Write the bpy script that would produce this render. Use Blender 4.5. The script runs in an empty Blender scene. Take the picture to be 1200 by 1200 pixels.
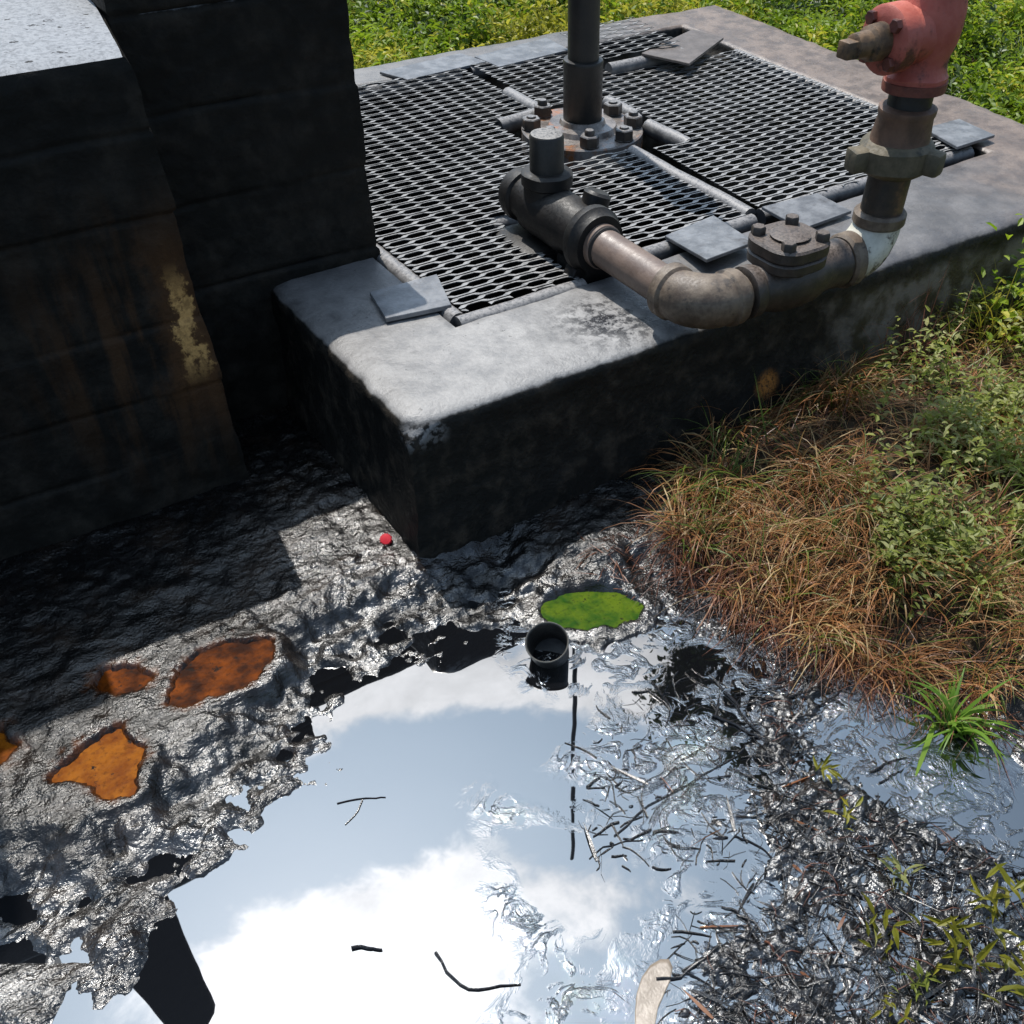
import bpy, bmesh, math, random
import numpy as np
from mathutils import Vector, Matrix

random.seed(7)
RNG = np.random.default_rng(11)
R = math.radians
PI = math.pi
scene = bpy.context.scene
COL = scene.collection

# ------------------------------------------------------------------ camera
CAM = np.array([-0.762857, -1.732629, 1.531487])
CR = np.array([[0.82375, -0.566589, 0.020335], [0.402996, 0.61038, 0.681932], [0.398787, 0.553546, -0.731133]])
FPX, PPX, PPY = 1205.386, 690.65, 806.10
cam = bpy.data.cameras.new('camera')
camo = bpy.data.objects.new('camera', cam)
COL.objects.link(camo)
cam.sensor_fit = 'HORIZONTAL'
cam.sensor_width = 36.0
cam.lens = FPX / 1200 * 36.0
cam.shift_x = (600 - PPX) / 1200
cam.shift_y = (PPY - 600) / 1200
cam.clip_start = 0.02
cam.clip_end = 500
rgt, up, fwd = CR
camo.matrix_world = Matrix(((rgt[0], up[0], -fwd[0], CAM[0]), (rgt[1], up[1], -fwd[1], CAM[1]),
                            (rgt[2], up[2], -fwd[2], CAM[2]), (0, 0, 0, 1)))
scene.camera = camo

# ------------------------------------------------------------------ light
SUN_EL, SUN_AZ = 64.0, 5.5          # azimuth measured from +y towards +x
sdir = Vector((math.sin(R(SUN_AZ)) * math.cos(R(SUN_EL)), math.cos(R(SUN_AZ)) * math.cos(R(SUN_EL)), math.sin(R(SUN_EL))))
sun = bpy.data.lights.new('sun', 'SUN')
sun.energy = 4.6
sun.angle = R(0.5)
sun.color = (1.0, 0.95, 0.88)
suno = bpy.data.objects.new('sun', sun)
COL.objects.link(suno)
suno.rotation_euler = sdir.to_track_quat('Z', 'Y').to_euler()

world = bpy.data.worlds.new('World')
scene.world = world
world.use_nodes = True
wt = world.node_tree
wn, wl = wt.nodes, wt.links
wn.clear()


def WN(kind, **kw):
    n = wn.new(kind)
    for k, v in kw.items():
        setattr(n, k, v)
    return n


def wmath(op, a, b=None, clamp=False):
    n = WN('ShaderNodeMath', operation=op, use_clamp=clamp)
    for i, x in enumerate((a, b)):
        if x is None:
            continue
        if isinstance(x, (int, float)):
            n.inputs[i].default_value = x
        else:
            wl.new(x, n.inputs[i])
    return n.outputs[0]


wout = WN('ShaderNodeOutputWorld')
sky = WN('ShaderNodeTexSky', sky_type='NISHITA')
sky.sun_disc = False
sky.sun_elevation = R(SUN_EL)
sky.sun_rotation = R(SUN_AZ)
sky.air_density = 1.0
sky.dust_density = 1.2
sky.ozone_density = 1.0
bg = WN('ShaderNodeBackground')
bg.inputs['Strength'].default_value = 0.10
wl.new(sky.outputs[0], bg.inputs['Color'])
tc = WN('ShaderNodeTexCoord')
sep = WN('ShaderNodeSeparateXYZ')
wl.new(tc.outputs['Generated'], sep.inputs[0])
zz = wmath('MAXIMUM', sep.outputs['Z'], 0.06)
cx = wmath('DIVIDE', sep.outputs['X'], zz)
cy = wmath('DIVIDE', sep.outputs['Y'], zz)
comb = WN('ShaderNodeCombineXYZ')
wl.new(cx, comb.inputs[0])
wl.new(cy, comb.inputs[1])
cn = WN('ShaderNodeTexNoise')
cn.inputs['Scale'].default_value = 6.0
cn.inputs['Detail'].default_value = 13.0
cn.inputs['Roughness'].default_value = 0.62
cn.inputs['Distortion'].default_value = 0.25
wl.new(comb.outputs[0], cn.inputs['Vector'])
cn2 = WN('ShaderNodeTexNoise')
cn2.inputs['Scale'].default_value = 1.3
cn2.inputs['Detail'].default_value = 3.0
wl.new(comb.outputs[0], cn2.inputs['Vector'])


def blob(x, y, r, amp):
    v = WN('ShaderNodeVectorMath', operation='DISTANCE')
    wl.new(comb.outputs[0], v.inputs[0])
    v.inputs[1].default_value = (x, y, 0)
    m = WN('ShaderNodeMapRange', interpolation_type='SMOOTHSTEP')
    wl.new(v.outputs['Value'], m.inputs['Value'])
    m.inputs['From Min'].default_value = r
    m.inputs['From Max'].default_value = 0.0
    m.inputs['To Min'].default_value = 0.0
    m.inputs['To Max'].default_value = amp
    return m.outputs['Result']


# cumulus clumps of this afternoon's sky (position in x/z, y/z of the sky dome, radius, density)
CLOUDS = [(0.26, 0.97, 0.22, 0.62), (0.40, 0.90, 0.15, 0.55), (0.52, 0.80, 0.15, 0.55), (0.62, 0.76, 0.14, 0.55),
          (0.30, 0.56, 0.16, 0.34), (0.20, 0.58, 0.15, 0.36), (0.10, 0.59, 0.17, 0.42), (0.0, 0.58, 0.20, 0.46),
          (0.14, 0.50, 0.20, 0.45), (0.40, 0.47, 0.16, 0.28), (0.35, 0.66, 0.10, 0.16), (0.54, 0.60, 0.10, 0.20),
          (-0.25, 0.95, 0.3, 0.10), (0.30, 0.74, 0.17, -0.30), (0.45, 0.71, 0.14, -0.26), (0.18, 0.75, 0.14, -0.2),
          (0.62, 0.52, 0.14, -0.12), (0.85, 0.42, 0.3, -0.10)]
acc = wmath('ADD', wmath('MULTIPLY', cn.outputs['Fac'], 1.5), wmath('SUBTRACT', wmath('MULTIPLY', cn2.outputs['Fac'], 0.25), 0.36))
for c in CLOUDS:
    acc = wmath('ADD', acc, blob(*c))
cm = WN('ShaderNodeMapRange', interpolation_type='SMOOTHSTEP')
wl.new(acc, cm.inputs['Value'])
cm.inputs['From Min'].default_value = 0.66
cm.inputs['From Max'].default_value = 0.96
# clouds glow brighter towards the sun (forward scattering)
vd = WN('ShaderNodeVectorMath', operation='DOT_PRODUCT')
wl.new(tc.outputs['Generated'], vd.inputs[0])
vd.inputs[1].default_value = sdir
fwdsc = wmath('POWER', wmath('MAXIMUM', vd.outputs['Value'], 0.0), 11.0)
fine = wmath('POWER', wmath('MAXIMUM', vd.outputs['Value'], 0.0), 160.0)
cstr = wmath('ADD', 1.1, wmath('ADD', wmath('MULTIPLY', fwdsc, 3.1), wmath('MULTIPLY', fine, 2.2)))
cbg = WN('ShaderNodeBackground')
cbg.inputs['Color'].default_value = (0.94, 0.96, 1.0, 1)
tex = WN('ShaderNodeMapRange')
wl.new(cn.outputs['Fac'], tex.inputs['Value'])
tex.inputs['From Min'].default_value = 0.35
tex.inputs['From Max'].default_value = 0.68
tex.inputs['To Min'].default_value = 0.75
tex.inputs['To Max'].default_value = 1.2
wl.new(wmath('MULTIPLY', cstr, tex.outputs['Result']), cbg.inputs['Strength'])
# bright aureole of thin haze round the sun
abg = WN('ShaderNodeBackground')
abg.inputs['Color'].default_value = (0.58, 0.80, 1.0, 1)
wl.new(wmath('ADD', 0.12, wmath('MULTIPLY', wmath('POWER', wmath('MAXIMUM', vd.outputs['Value'], 0.0), 6.0), 1.75)), abg.inputs['Strength'])
addsh = WN('ShaderNodeAddShader')
wl.new(bg.outputs[0], addsh.inputs[0])
wl.new(abg.outputs[0], addsh.inputs[1])
mixw = WN('ShaderNodeMixShader')
wl.new(cm.outputs['Result'], mixw.inputs['Fac'])
wl.new(addsh.outputs[0], mixw.inputs[1])
wl.new(cbg.outputs[0], mixw.inputs[2])
wl.new(mixw.outputs[0], wout.inputs['Surface'])

scene.view_settings.view_transform = 'Standard'
scene.view_settings.look = 'None'
scene.view_settings.exposure = 0.25
scene.view_settings.gamma = 1.0
scene.cycles.use_denoising = True
scene.cycles.max_bounces = 8
scene.cycles.sample_clamp_indirect = 6.0
scene.cycles.caustics_reflective = False
scene.cycles.caustics_refractive = False


# ------------------------------------------------------------------ helpers
def G(u, v, z):
    """point on the level z seen at (u, v) of the 1200 px photograph"""
    d = CR.T @ np.array([(u - PPX) / FPX, -(v - PPY) / FPX, 1.0])
    return CAM + d * (z - CAM[2]) / d[2]


def nrm(v):
    v = np.asarray(v, float)
    return v / np.linalg.norm(v)


def basis(d):
    d = nrm(d)
    a = np.array([0, 0, 1.0]) if abs(d[2]) < 0.9 else np.array([1.0, 0, 0])
    x = nrm(np.cross(a, d))
    return x, np.cross(d, x), d


def hsh(ix, iy, iz, seed):
    h = (ix.astype(np.int64) * 374761393 + iy.astype(np.int64) * 668265263 + iz.astype(np.int64) * 2147483647 + seed * 974711) & 0xFFFFFFFF
    h = ((h ^ (h >> 13)) * 1274126177) & 0xFFFFFFFF
    h = h ^ (h >> 16)
    return (h & 0xFFFFFF) / float(0xFFFFFF)


def vnoise(x, y, z, seed=0):
    x, y, z = np.broadcast_arrays(np.asarray(x, float), np.asarray(y, float), np.asarray(z, float))
    ix, iy, iz = np.floor(x).astype(int), np.floor(y).astype(int), np.floor(z).astype(int)
    fx, fy, fz = x - ix, y - iy, z - iz
    fx, fy, fz = fx * fx * (3 - 2 * fx), fy * fy * (3 - 2 * fy), fz * fz * (3 - 2 * fz)
    o = 0
    for dx in (0, 1):
        for dy in (0, 1):
            for dz in (0, 1):
                w = (fx if dx else 1 - fx) * (fy if dy else 1 - fy) * (fz if dz else 1 - fz)
                o = o + w * hsh(ix + dx, iy + dy, iz + dz, seed)
    return o


def fbm(x, y, z=0.0, octv=4, seed=0, rough=0.5):
    s, a, t, f = 0, 1.0, 0, 1.0
    for k in range(octv):
        s = s + a * vnoise(np.asarray(x) * f + 17.3 * k, np.asarray(y) * f - 9.1 * k, np.asarray(z) * f + 3.7 * k, seed + k)
        t += a
        a *= rough
        f *= 2.03
    return s / t            # 0..1


def sstep(a, b, x):
    t = np.clip((x - a) / (b - a), 0, 1)
    return t * t * (3 - 2 * t)


def polydist(x, y, poly):
    """signed distance, negative inside"""
    poly = np.asarray(poly, float)[:, :2]
    n = len(poly)
    d = np.full(x.shape, 1e9)
    ins = np.zeros(x.shape, bool)
    for i in range(n):
        a, b = poly[i], poly[(i + 1) % n]
        e = b - a
        t = np.clip(((x - a[0]) * e[0] + (y - a[1]) * e[1]) / (e @ e + 1e-12), 0, 1)
        d = np.minimum(d, np.hypot(x - a[0] - t * e[0], y - a[1] - t * e[1]))
        c = (a[1] > y) != (b[1] > y)
        with np.errstate(divide='ignore', invalid='ignore'):
            xi = a[0] + (y - a[1]) * (b[0] - a[0]) / (b[1] - a[1] + 1e-15)
        ins ^= c & (x < xi)
    return np.where(ins, -d, d)


def GP(pts, z):
    return np.array([G(u, v, z)[:2] for u, v in pts])


class MB:
    """collects primitives; build() links them as ONE mesh object"""

    def __init__(self):
        self.v, self.f, self.m, self.n = [], [], [], 0

    def add(self, verts, faces, mi=0):
        verts = np.asarray(verts, float)
        self.v.append(verts)
        o = self.n
        self.f += [tuple(i + o for i in f) for f in faces]
        self.m += [mi] * len(faces)
        self.n += len(verts)
        return self

    def lathe(self, o, d, prof, n=24, mi=0, cap=True):
        x, y, d = basis(d)
        o = np.asarray(o, float)
        a = np.arange(n) * 2 * PI / n
        ring = np.cos(a)[:, None] * x + np.sin(a)[:, None] * y
        V, F = [], []
        for t, r in prof:
            V.append(o + d * t + ring * max(r, 1e-5))
        for k in range(len(prof) - 1):
            for i in range(n):
                j = (i + 1) % n
                F.append((k * n + i, k * n + j, (k + 1) * n + j, (k + 1) * n + i))
        if cap:
            F.append(tuple(reversed(range(n))))
            k = len(prof) - 1
            F.append(tuple(k * n + i for i in range(n)))
        return self.add(np.concatenate(V), F, mi)

    def prism(self, o, d, r, h, n=6, bev=0.12, ang=0.0, mi=0):
        x, y, d = basis(d)
        o = np.asarray(o, float)
        a = np.arange(n) * 2 * PI / n + ang
        ring = np.cos(a)[:, None] * x + np.sin(a)[:, None] * y
        V = [o + ring * r, o + d * (h * (1 - bev)) + ring * r, o + d * h + ring * r * (1 - bev)]
        F = []
        for k in range(2):
            for i in range(n):
                j = (i + 1) % n
                F.append((k * n + i, k * n + j, (k + 1) * n + j, (k + 1) * n + i))
        F += [tuple(reversed(range(n))), tuple(2 * n + i for i in range(n))]
        return self.add(np.concatenate(V), F, mi)

    def tube(self, pts, r, n=14, cap=True, mi=0):
        pts = np.asarray(pts, float)
        k = len(pts)
        r = np.broadcast_to(np.asarray(r, float), (k,))
        tan = np.gradient(pts, axis=0)
        x, y, _ = basis(tan[0])
        a = np.arange(n) * 2 * PI / n
        V = []
        for i in range(k):
            t = nrm(tan[i])
            x = nrm(x - t * (x @ t))
            y = np.cross(t, x)
            V.append(pts[i] + (np.cos(a)[:, None] * x + np.sin(a)[:, None] * y) * r[i])
        F = [(i * n + j, i * n + (j + 1) % n, (i + 1) * n + (j + 1) % n, (i + 1) * n + j) for i in range(k - 1) for j in range(n)]
        if cap:
            F += [tuple(reversed(range(n))), tuple((k - 1) * n + j for j in range(n))]
        return self.add(np.concatenate(V), F, mi)

    def box(self, c, h, rot=None, bev=0.0, mi=0):
        bm = bmesh.new()
        bmesh.ops.create_cube(bm, size=2.0)
        for v in bm.verts:
            v.co = Vector((v.co.x * h[0], v.co.y * h[1], v.co.z * h[2]))
        if bev > 0:
            bmesh.ops.bevel(bm, geom=list(bm.edges), offset=bev, segments=2, affect='EDGES', profile=0.5)
        bm.verts.index_update()
        V = np.array([v.co[:] for v in bm.verts])
        F = [tuple(v.index for v in f.verts) for f in bm.faces]
        bm.free()
        if rot is not None:
            V = V @ np.array(rot).T
        return self.add(V + np.asarray(c, float), F, mi)

    def plate(self, quad, th, mi=0):
        """a plate with four given top corners"""
        q = np.asarray(quad, float)
        nr = nrm(np.cross(q[1] - q[0], q[3] - q[0]))
        if nr[2] < 0:
            q = q[::-1]
            nr = -nr
        c = q.mean(0)
        b = 0.0015
        qi = q + (c - q) / np.linalg.norm(c - q, axis=1)[:, None] * b
        V = np.concatenate([qi, q - nr * b, q - nr * th])
        F = [(0, 1, 2, 3), (11, 10, 9, 8)]
        for k in (0, 4):
            F += [(k + i, k + 4 + i, k + 4 + (i + 1) % 4, k + (i + 1) % 4) for i in range(4)]
        return self.add(V, F, mi)

    def build(self, name, mats, parent=None, smooth=True, sharp=38, wob=0.0, wfreq=30.0):
        me = bpy.data.meshes.new(name)
        V = np.concatenate(self.v)
        if wob:
            nz = np.stack([fbm(V[:, 0] * wfreq, V[:, 1] * wfreq, V[:, 2] * wfreq, 3, s) - 0.5 for s in (1, 5, 9)], 1)
            V = V + nz * 2 * wob
        me.from_pydata(V.tolist(), [], self.f)
        me.validate()
        mats = mats if isinstance(mats, (list, tuple)) else [mats]
        for m in mats:
            me.materials.append(m)
        if len(mats) > 1 and len(me.polygons) == len(self.m):
            me.polygons.foreach_set('material_index', self.m)
        me.update()
        if smooth:
            me.polygons.foreach_set('use_smooth', [True] * len(me.polygons))
            me.set_sharp_from_angle(angle=R(sharp))
        o = bpy.data.objects.new(name, me)
        COL.objects.link(o)
        if parent:
            o.parent = parent
            o.matrix_parent_inverse = parent.matrix_basis.inverted()
        return o


def fast_mesh(name, V, tris_or_quads, mats, mi=None, smooth=True, parent=None):
    me = bpy.data.meshes.new(name)
    V = np.asarray(V, np.float32)
    Fa = np.asarray(tris_or_quads, np.int32)
    k = Fa.shape[1]
    me.vertices.add(len(V))
    me.vertices.foreach_set('co', V.ravel())
    me.loops.add(Fa.size)
    me.loops.foreach_set('vertex_index', Fa.ravel())
    me.polygons.add(len(Fa))
    me.polygons.foreach_set('loop_start', np.arange(len(Fa), dtype=np.int32) * k)
    for m in (mats if isinstance(mats, (list, tuple)) else [mats]):
        me.materials.append(m)
    if mi is not None:
        me.polygons.foreach_set('material_index', np.asarray(mi, np.int32))
    me.polygons.foreach_set('use_smooth', np.full(len(Fa), smooth))
    me.update(calc_edges=True)
    me.validate()
    o = bpy.data.objects.new(name, me)
    COL.objects.link(o)
    if parent:
        o.parent = parent
        o.matrix_parent_inverse = parent.matrix_basis.inverted()
    return o


def tag(o, label=None, cat=None, group=None, kind=None):
    for k, v in (('label', label), ('category', cat), ('group', group), ('kind', kind)):
        if v:
            o[k] = v
    return o


def thing(name, label, cat, loc, group=None):
    o = bpy.data.objects.new(name, None)
    o.empty_display_size = 0.1
    o.location = loc
    COL.objects.link(o)
    return tag(o, label, cat, group)


# ------------------------------------------------------------------ materials
class Mat:
    def __init__(self, name):
        self.m = bpy.data.materials.new(name)
        self.m.use_nodes = True
        self.t = self.m.node_tree
        self.b = self.t.nodes['Principled BSDF']
        self.out = self.t.nodes['Material Output']
        g = self.t.nodes.new('ShaderNodeNewGeometry')
        self.pos = g.outputs['Position']
        self.nor = g.outputs['Normal']

    def link(self, a, b):
        self.t.links.new(a, b)

    def put(self, sock, x):
        if isinstance(x, (int, float)):
            sock.default_value = x
        elif isinstance(x, tuple):
            sock.default_value = (*x, 1) if len(x) == 3 and sock.type == 'RGBA' else x
        else:
            self.link(x, sock)

    def noise(self, scale, detail=4, rough=0.55, vec=None, dist=0.0):
        n = self.t.nodes.new('ShaderNodeTexNoise')
        n.inputs['Scale'].default_value = scale
        n.inputs['Detail'].default_value = detail
        n.inputs['Roughness'].default_value = rough
        n.inputs['Distortion'].default_value = dist
        self.link(vec if vec is not None else self.pos, n.inputs['Vector'])
        return n.outputs['Fac']

    def voro(self, scale, feature='F1', vec=None):
        n = self.t.nodes.new('ShaderNodeTexVoronoi')
        n.feature = feature
        n.inputs['Scale'].default_value = scale
        self.link(vec if vec is not None else self.pos, n.inputs['Vector'])
        return n.outputs['Distance']

    def ramp(self, x, lo, hi, a=0.0, b=1.0):
        n = self.t.nodes.new('ShaderNodeMapRange')
        n.interpolation_type = 'SMOOTHSTEP'
        self.put(n.inputs['Value'], x)
        for k, v in (('From Min', lo), ('From Max', hi), ('To Min', a), ('To Max', b)):
            n.inputs[k].default_value = v
        return n.outputs['Result']

    def math(self, op, a, b=0.0):
        n = self.t.nodes.new('ShaderNodeMath')
        n.operation = op
        self.put(n.inputs[0], a)
        self.put(n.inputs[1], b)
        return n.outputs[0]

    def mix(self, f, a, b):
        n = self.t.nodes.new('ShaderNodeMix')
        n.data_type = 'RGBA'
        self.put(n.inputs['Factor'], f)
        self.put(n.inputs['A'], a)
        self.put(n.inputs['B'], b)
        return n.outputs['Result']

    def xyz(self, v=None):
        n = self.t.nodes.new('ShaderNodeSeparateXYZ')
        self.link(v if v is not None else self.pos, n.inputs[0])
        return n.outputs

    def scalev(self, s):
        n = self.t.nodes.new('ShaderNodeVectorMath')
        n.operation = 'MULTIPLY'
        self.link(self.pos, n.inputs[0])
        n.inputs[1].default_value = s
        return n.outputs[0]

    def attr(self, name):
        n = self.t.nodes.new('ShaderNodeAttribute')
        n.attribute_name = name
        return n.outputs['Fac']

    def rnd(self):
        return self.t.nodes.new('ShaderNodeObjectInfo').outputs['Random']

    def isl(self):
        g = self.t.nodes.new('ShaderNodeNewGeometry')
        return g.outputs['Random Per Island']

    def spot(self, c, r, soft=0.6):
        """mask of a worn patch round a place on the thing"""
        n = self.t.nodes.new('ShaderNodeVectorMath')
        n.operation = 'DISTANCE'
        self.link(self.pos, n.inputs[0])
        n.inputs[1].default_value = tuple(c)
        return self.ramp(n.outputs['Value'], r, r * (1 - soft))

    def bump(self, h, strength, dist=0.01, prev=None):
        n = self.t.nodes.new('ShaderNodeBump')
        self.put(n.inputs['Strength'], strength)
        n.inputs['Distance'].default_value = dist
        self.link(h, n.inputs['Height'])
        if prev is not None:
            self.link(prev, n.inputs['Normal'])
        return n.outputs[0]

    def set(self, color=None, rough=None, ior=None, spec=None, normal=None, metal=None):
        for k, v in (('Base Color', color), ('Roughness', rough), ('IOR', ior), ('Specular IOR Level', spec), ('Normal', normal), ('Metallic', metal)):
            if v is not None:
                self.put(self.b.inputs[k], v)
        return self.m


def mat_mud():
    M = Mat('oily_mud')
    soil = M.attr('soil')
    n1 = M.noise(9, 6, 0.62)
    n2 = M.noise(55, 5, 0.6)
    n3 = M.noise(160, 3, 0.6)
    st = M.noise(26, 6, 0.65, vec=M.scalev((0.6, 1.6, 1.0)), dist=1.2)
    wet = M.ramp(M.noise(6.0, 3), 0.38, 0.62)
    col = M.mix(M.ramp(n1, 0.45, 0.75), (0.004, 0.0038, 0.0038), (0.020, 0.0135, 0.0095))
    soilc = M.mix(M.ramp(n2, 0.3, 0.7), (0.018, 0.013, 0.008), (0.055, 0.036, 0.018))
    col = M.mix(soil, col, soilc)
    col = M.mix(M.math('MULTIPLY', M.attr('stain'), M.ramp(n2, 0.3, 0.6)), col, (0.060, 0.018, 0.003))
    rough = M.math('ADD', M.ramp(n2, 0.3, 0.75, 0.20, 0.40), M.math('MULTIPLY', M.ramp(soil, 0.0, 0.35), 0.65))
    rough = M.math('SUBTRACT', rough, M.math('MULTIPLY', wet, 0.06))
    lump = M.noise(58, 2.5, 0.5, vec=M.scalev((0.75, 1.3, 1.0)), dist=0.7)
    rip = M.math('ABSOLUTE', M.math('SUBTRACT', M.noise(30, 3.5, 0.55, vec=M.scalev((0.6, 1.5, 1.0)), dist=1.2), 0.5))
    wetm = M.attr('wet')
    sheet = M.ramp(M.noise(4.2, 3, 0.6), 0.36, 0.62, 0.30, 1.0)
    bs = M.math('MULTIPLY', sheet, M.ramp(wetm, 0.0, 0.5, 0.55, 1.0))
    nb = M.bump(lump, bs, 0.0048)
    nb = M.bump(rip, M.math('MULTIPLY', bs, M.ramp(M.noise(5, 3), 0.4, 0.6, 0.3, 1.0)), 0.0055, nb)
    nb = M.bump(n3, 1.0, 0.0024, nb)
    return M.set(col, rough, ior=M.math('SUBTRACT', M.math('ADD', M.ramp(M.noise(3.5, 5, 0.65), 0.35, 0.65, 1.36, 1.54), M.math('MULTIPLY', M.math('MULTIPLY', wetm, M.ramp(M.noise(11, 6, 0.72), 0.40, 0.62, 0.12, 1.0)), 0.62)), M.math('MULTIPLY', soil, 0.15)), normal=nb)


def mat_oil(name, ripple=0.02):
    M = Mat(name)
    a = M.bump(M.noise(5.5, 2, 0.4), ripple, 0.02)
    film = M.noise(14, 5, 0.6, dist=1.5)
    px = M.xyz()['X']
    wr = M.math('MULTIPLY', M.ramp(film, 0.48, 0.60), M.ramp(M.noise(2.6, 2), 0.38, 0.54))
    wr = M.math('MULTIPLY', wr, M.ramp(M.math('ADD', M.math('SUBTRACT', px, M.math('MULTIPLY', M.xyz()['Y'], 0.56)), M.math('MULTIPLY', M.noise(4, 3), 0.35)), 0.30, 0.46))
    a = M.bump(M.math('MULTIPLY', M.noise(60, 4, 0.6, dist=1.0), wr), 0.75, 0.007, a)
    return M.set((0.004, 0.0042, 0.005), M.math('ADD', 0.012, M.math('MULTIPLY', wr, 0.05)), ior=2.9, normal=a)


def mat_slab():
    M = Mat('oil_stained_concrete')
    p = M.xyz()
    nz = M.xyz(M.nor)['Z']
    big = M.noise(2.6, 6, 0.6)
    med = M.noise(16, 6, 0.65)
    fine = M.noise(120, 4, 0.7)
    # top: pale dusty cement with oil blotches, browner to the far right
    top = M.mix(M.ramp(med, 0.3, 0.75), (0.165, 0.16, 0.156), (0.29, 0.28, 0.27))
    top = M.mix(M.math('MULTIPLY', M.ramp(p['X'], 1.5, 2.3), M.ramp(big, 0.3, 0.55, 0.5, 1.0)), top, (0.135, 0.095, 0.072))
    top = M.mix(M.math('MULTIPLY', M.ramp(M.math('ADD', p['X'], M.math('MULTIPLY', med, 0.8)), 1.3, 1.75), 0.55), top, (0.10, 0.095, 0.105))
    clean = M.math('MINIMUM', M.math('ADD', M.spot((0.30, 0.02, 0.33), 0.80, 0.75), M.math('MULTIPLY', M.spot((0.9, 2.1, 0.33), 0.5, 0.9), 0.2)), 1.0)
    top = M.mix(M.math('SUBTRACT', 0.78, M.math('MULTIPLY', clean, 0.78)), top, M.mix(M.ramp(M.noise(7, 6, 0.65), 0.35, 0.65), (0.050, 0.047, 0.046), (0.125, 0.118, 0.115)))
    top = M.mix(M.math('MULTIPLY', M.ramp(M.math('ADD', p['X'], M.math('MULTIPLY', M.noise(5, 4), 0.7)), 2.15, 2.75), 0.9), top, M.mix(M.ramp(med, 0.35, 0.65), (0.095, 0.066, 0.050), (0.185, 0.135, 0.105)))
    oil = M.ramp(M.math('ADD', M.math('MULTIPLY', big, 0.7), M.math('MULTIPLY', med, 0.5)), 0.68, 0.80)
    sp = M.math('ADD', M.spot((0.62, 0.14, 0.33), 0.22, 0.9), M.spot((0.85, 0.16, 0.33), 0.20, 0.9))
    oil = M.math('MAXIMUM', M.math('MULTIPLY', oil, 0.55), M.math('MULTIPLY', M.math('MINIMUM', sp, 1.0), M.ramp(M.noise(34, 6, 0.75), 0.44, 0.58)))
    top = M.mix(oil, top, (0.012, 0.012, 0.014))
    top = M.mix(M.ramp(fine, 0.62, 0.36, 0.0, 0.16), top, (0.05, 0.047, 0.045))
    speck = M.ramp(M.noise(62, 3, 0.7), 0.66, 0.72)
    top = M.mix(M.math('MULTIPLY', speck, 0.7), top, (0.03, 0.028, 0.025))
    # sides: black with crude, bare and mossy near the right end
    side = M.mix(M.ramp(med, 0.45, 0.75), (0.013, 0.0125, 0.0112), (0.055, 0.044, 0.033))
    rust = M.math('MULTIPLY', M.spot((1.03, 0.0, 0.10), 0.05, 0.7), M.ramp(fine, 0.3, 0.6))
    side = M.mix(rust, side, (0.42, 0.17, 0.04))
    bare = M.math('MULTIPLY', M.ramp(M.math('ADD', p['X'], M.math('MULTIPLY', med, 0.35)), 1.32, 1.62), M.ramp(M.math('SUBTRACT', M.math('MULTIPLY', big, 0.12), M.math('SUBTRACT', p['Z'], 0.23)), 0.0, 0.04))
    side = M.mix(bare, side, M.mix(M.ramp(M.noise(12, 5), 0.4, 0.6), (0.165, 0.145, 0.12), (0.06, 0.05, 0.03)))
    up_ = M.ramp(M.math('ADD', nz, M.math('MULTIPLY', M.math('SUBTRACT', med, 0.5), 0.5)), 0.55, 0.80)
    chip = M.spot((0.03, -0.01, 0.275), 0.075, 0.5)
    up_ = M.math('MAXIMUM', up_, M.math('MULTIPLY', chip, M.ramp(M.noise(50, 4), 0.42, 0.55)))
    inner = M.ramp(p['Z'], 0.25, 0.30)
    col = M.mix(M.math('MULTIPLY', up_, inner), side, top)
    rough = M.math('SUBTRACT', M.ramp(med, 0.3, 0.7, 0.42, 0.62), M.math('MULTIPLY', oil, 0.25))
    rough = M.math('SUBTRACT', rough, M.math('MULTIPLY', M.ramp(p['X'], 1.2, 1.6), 0.08))
    nb = M.bump(med, M.ramp(nz, 0.3, 0.7, 0.8, 0.35), 0.012)
    nb = M.bump(fine, 0.35, 0.004, nb)
    return M.set(col, rough, spec=M.math('ADD', 0.15, M.math('MULTIPLY', M.math('MULTIPLY', up_, inner), 0.4)), normal=nb)


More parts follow.
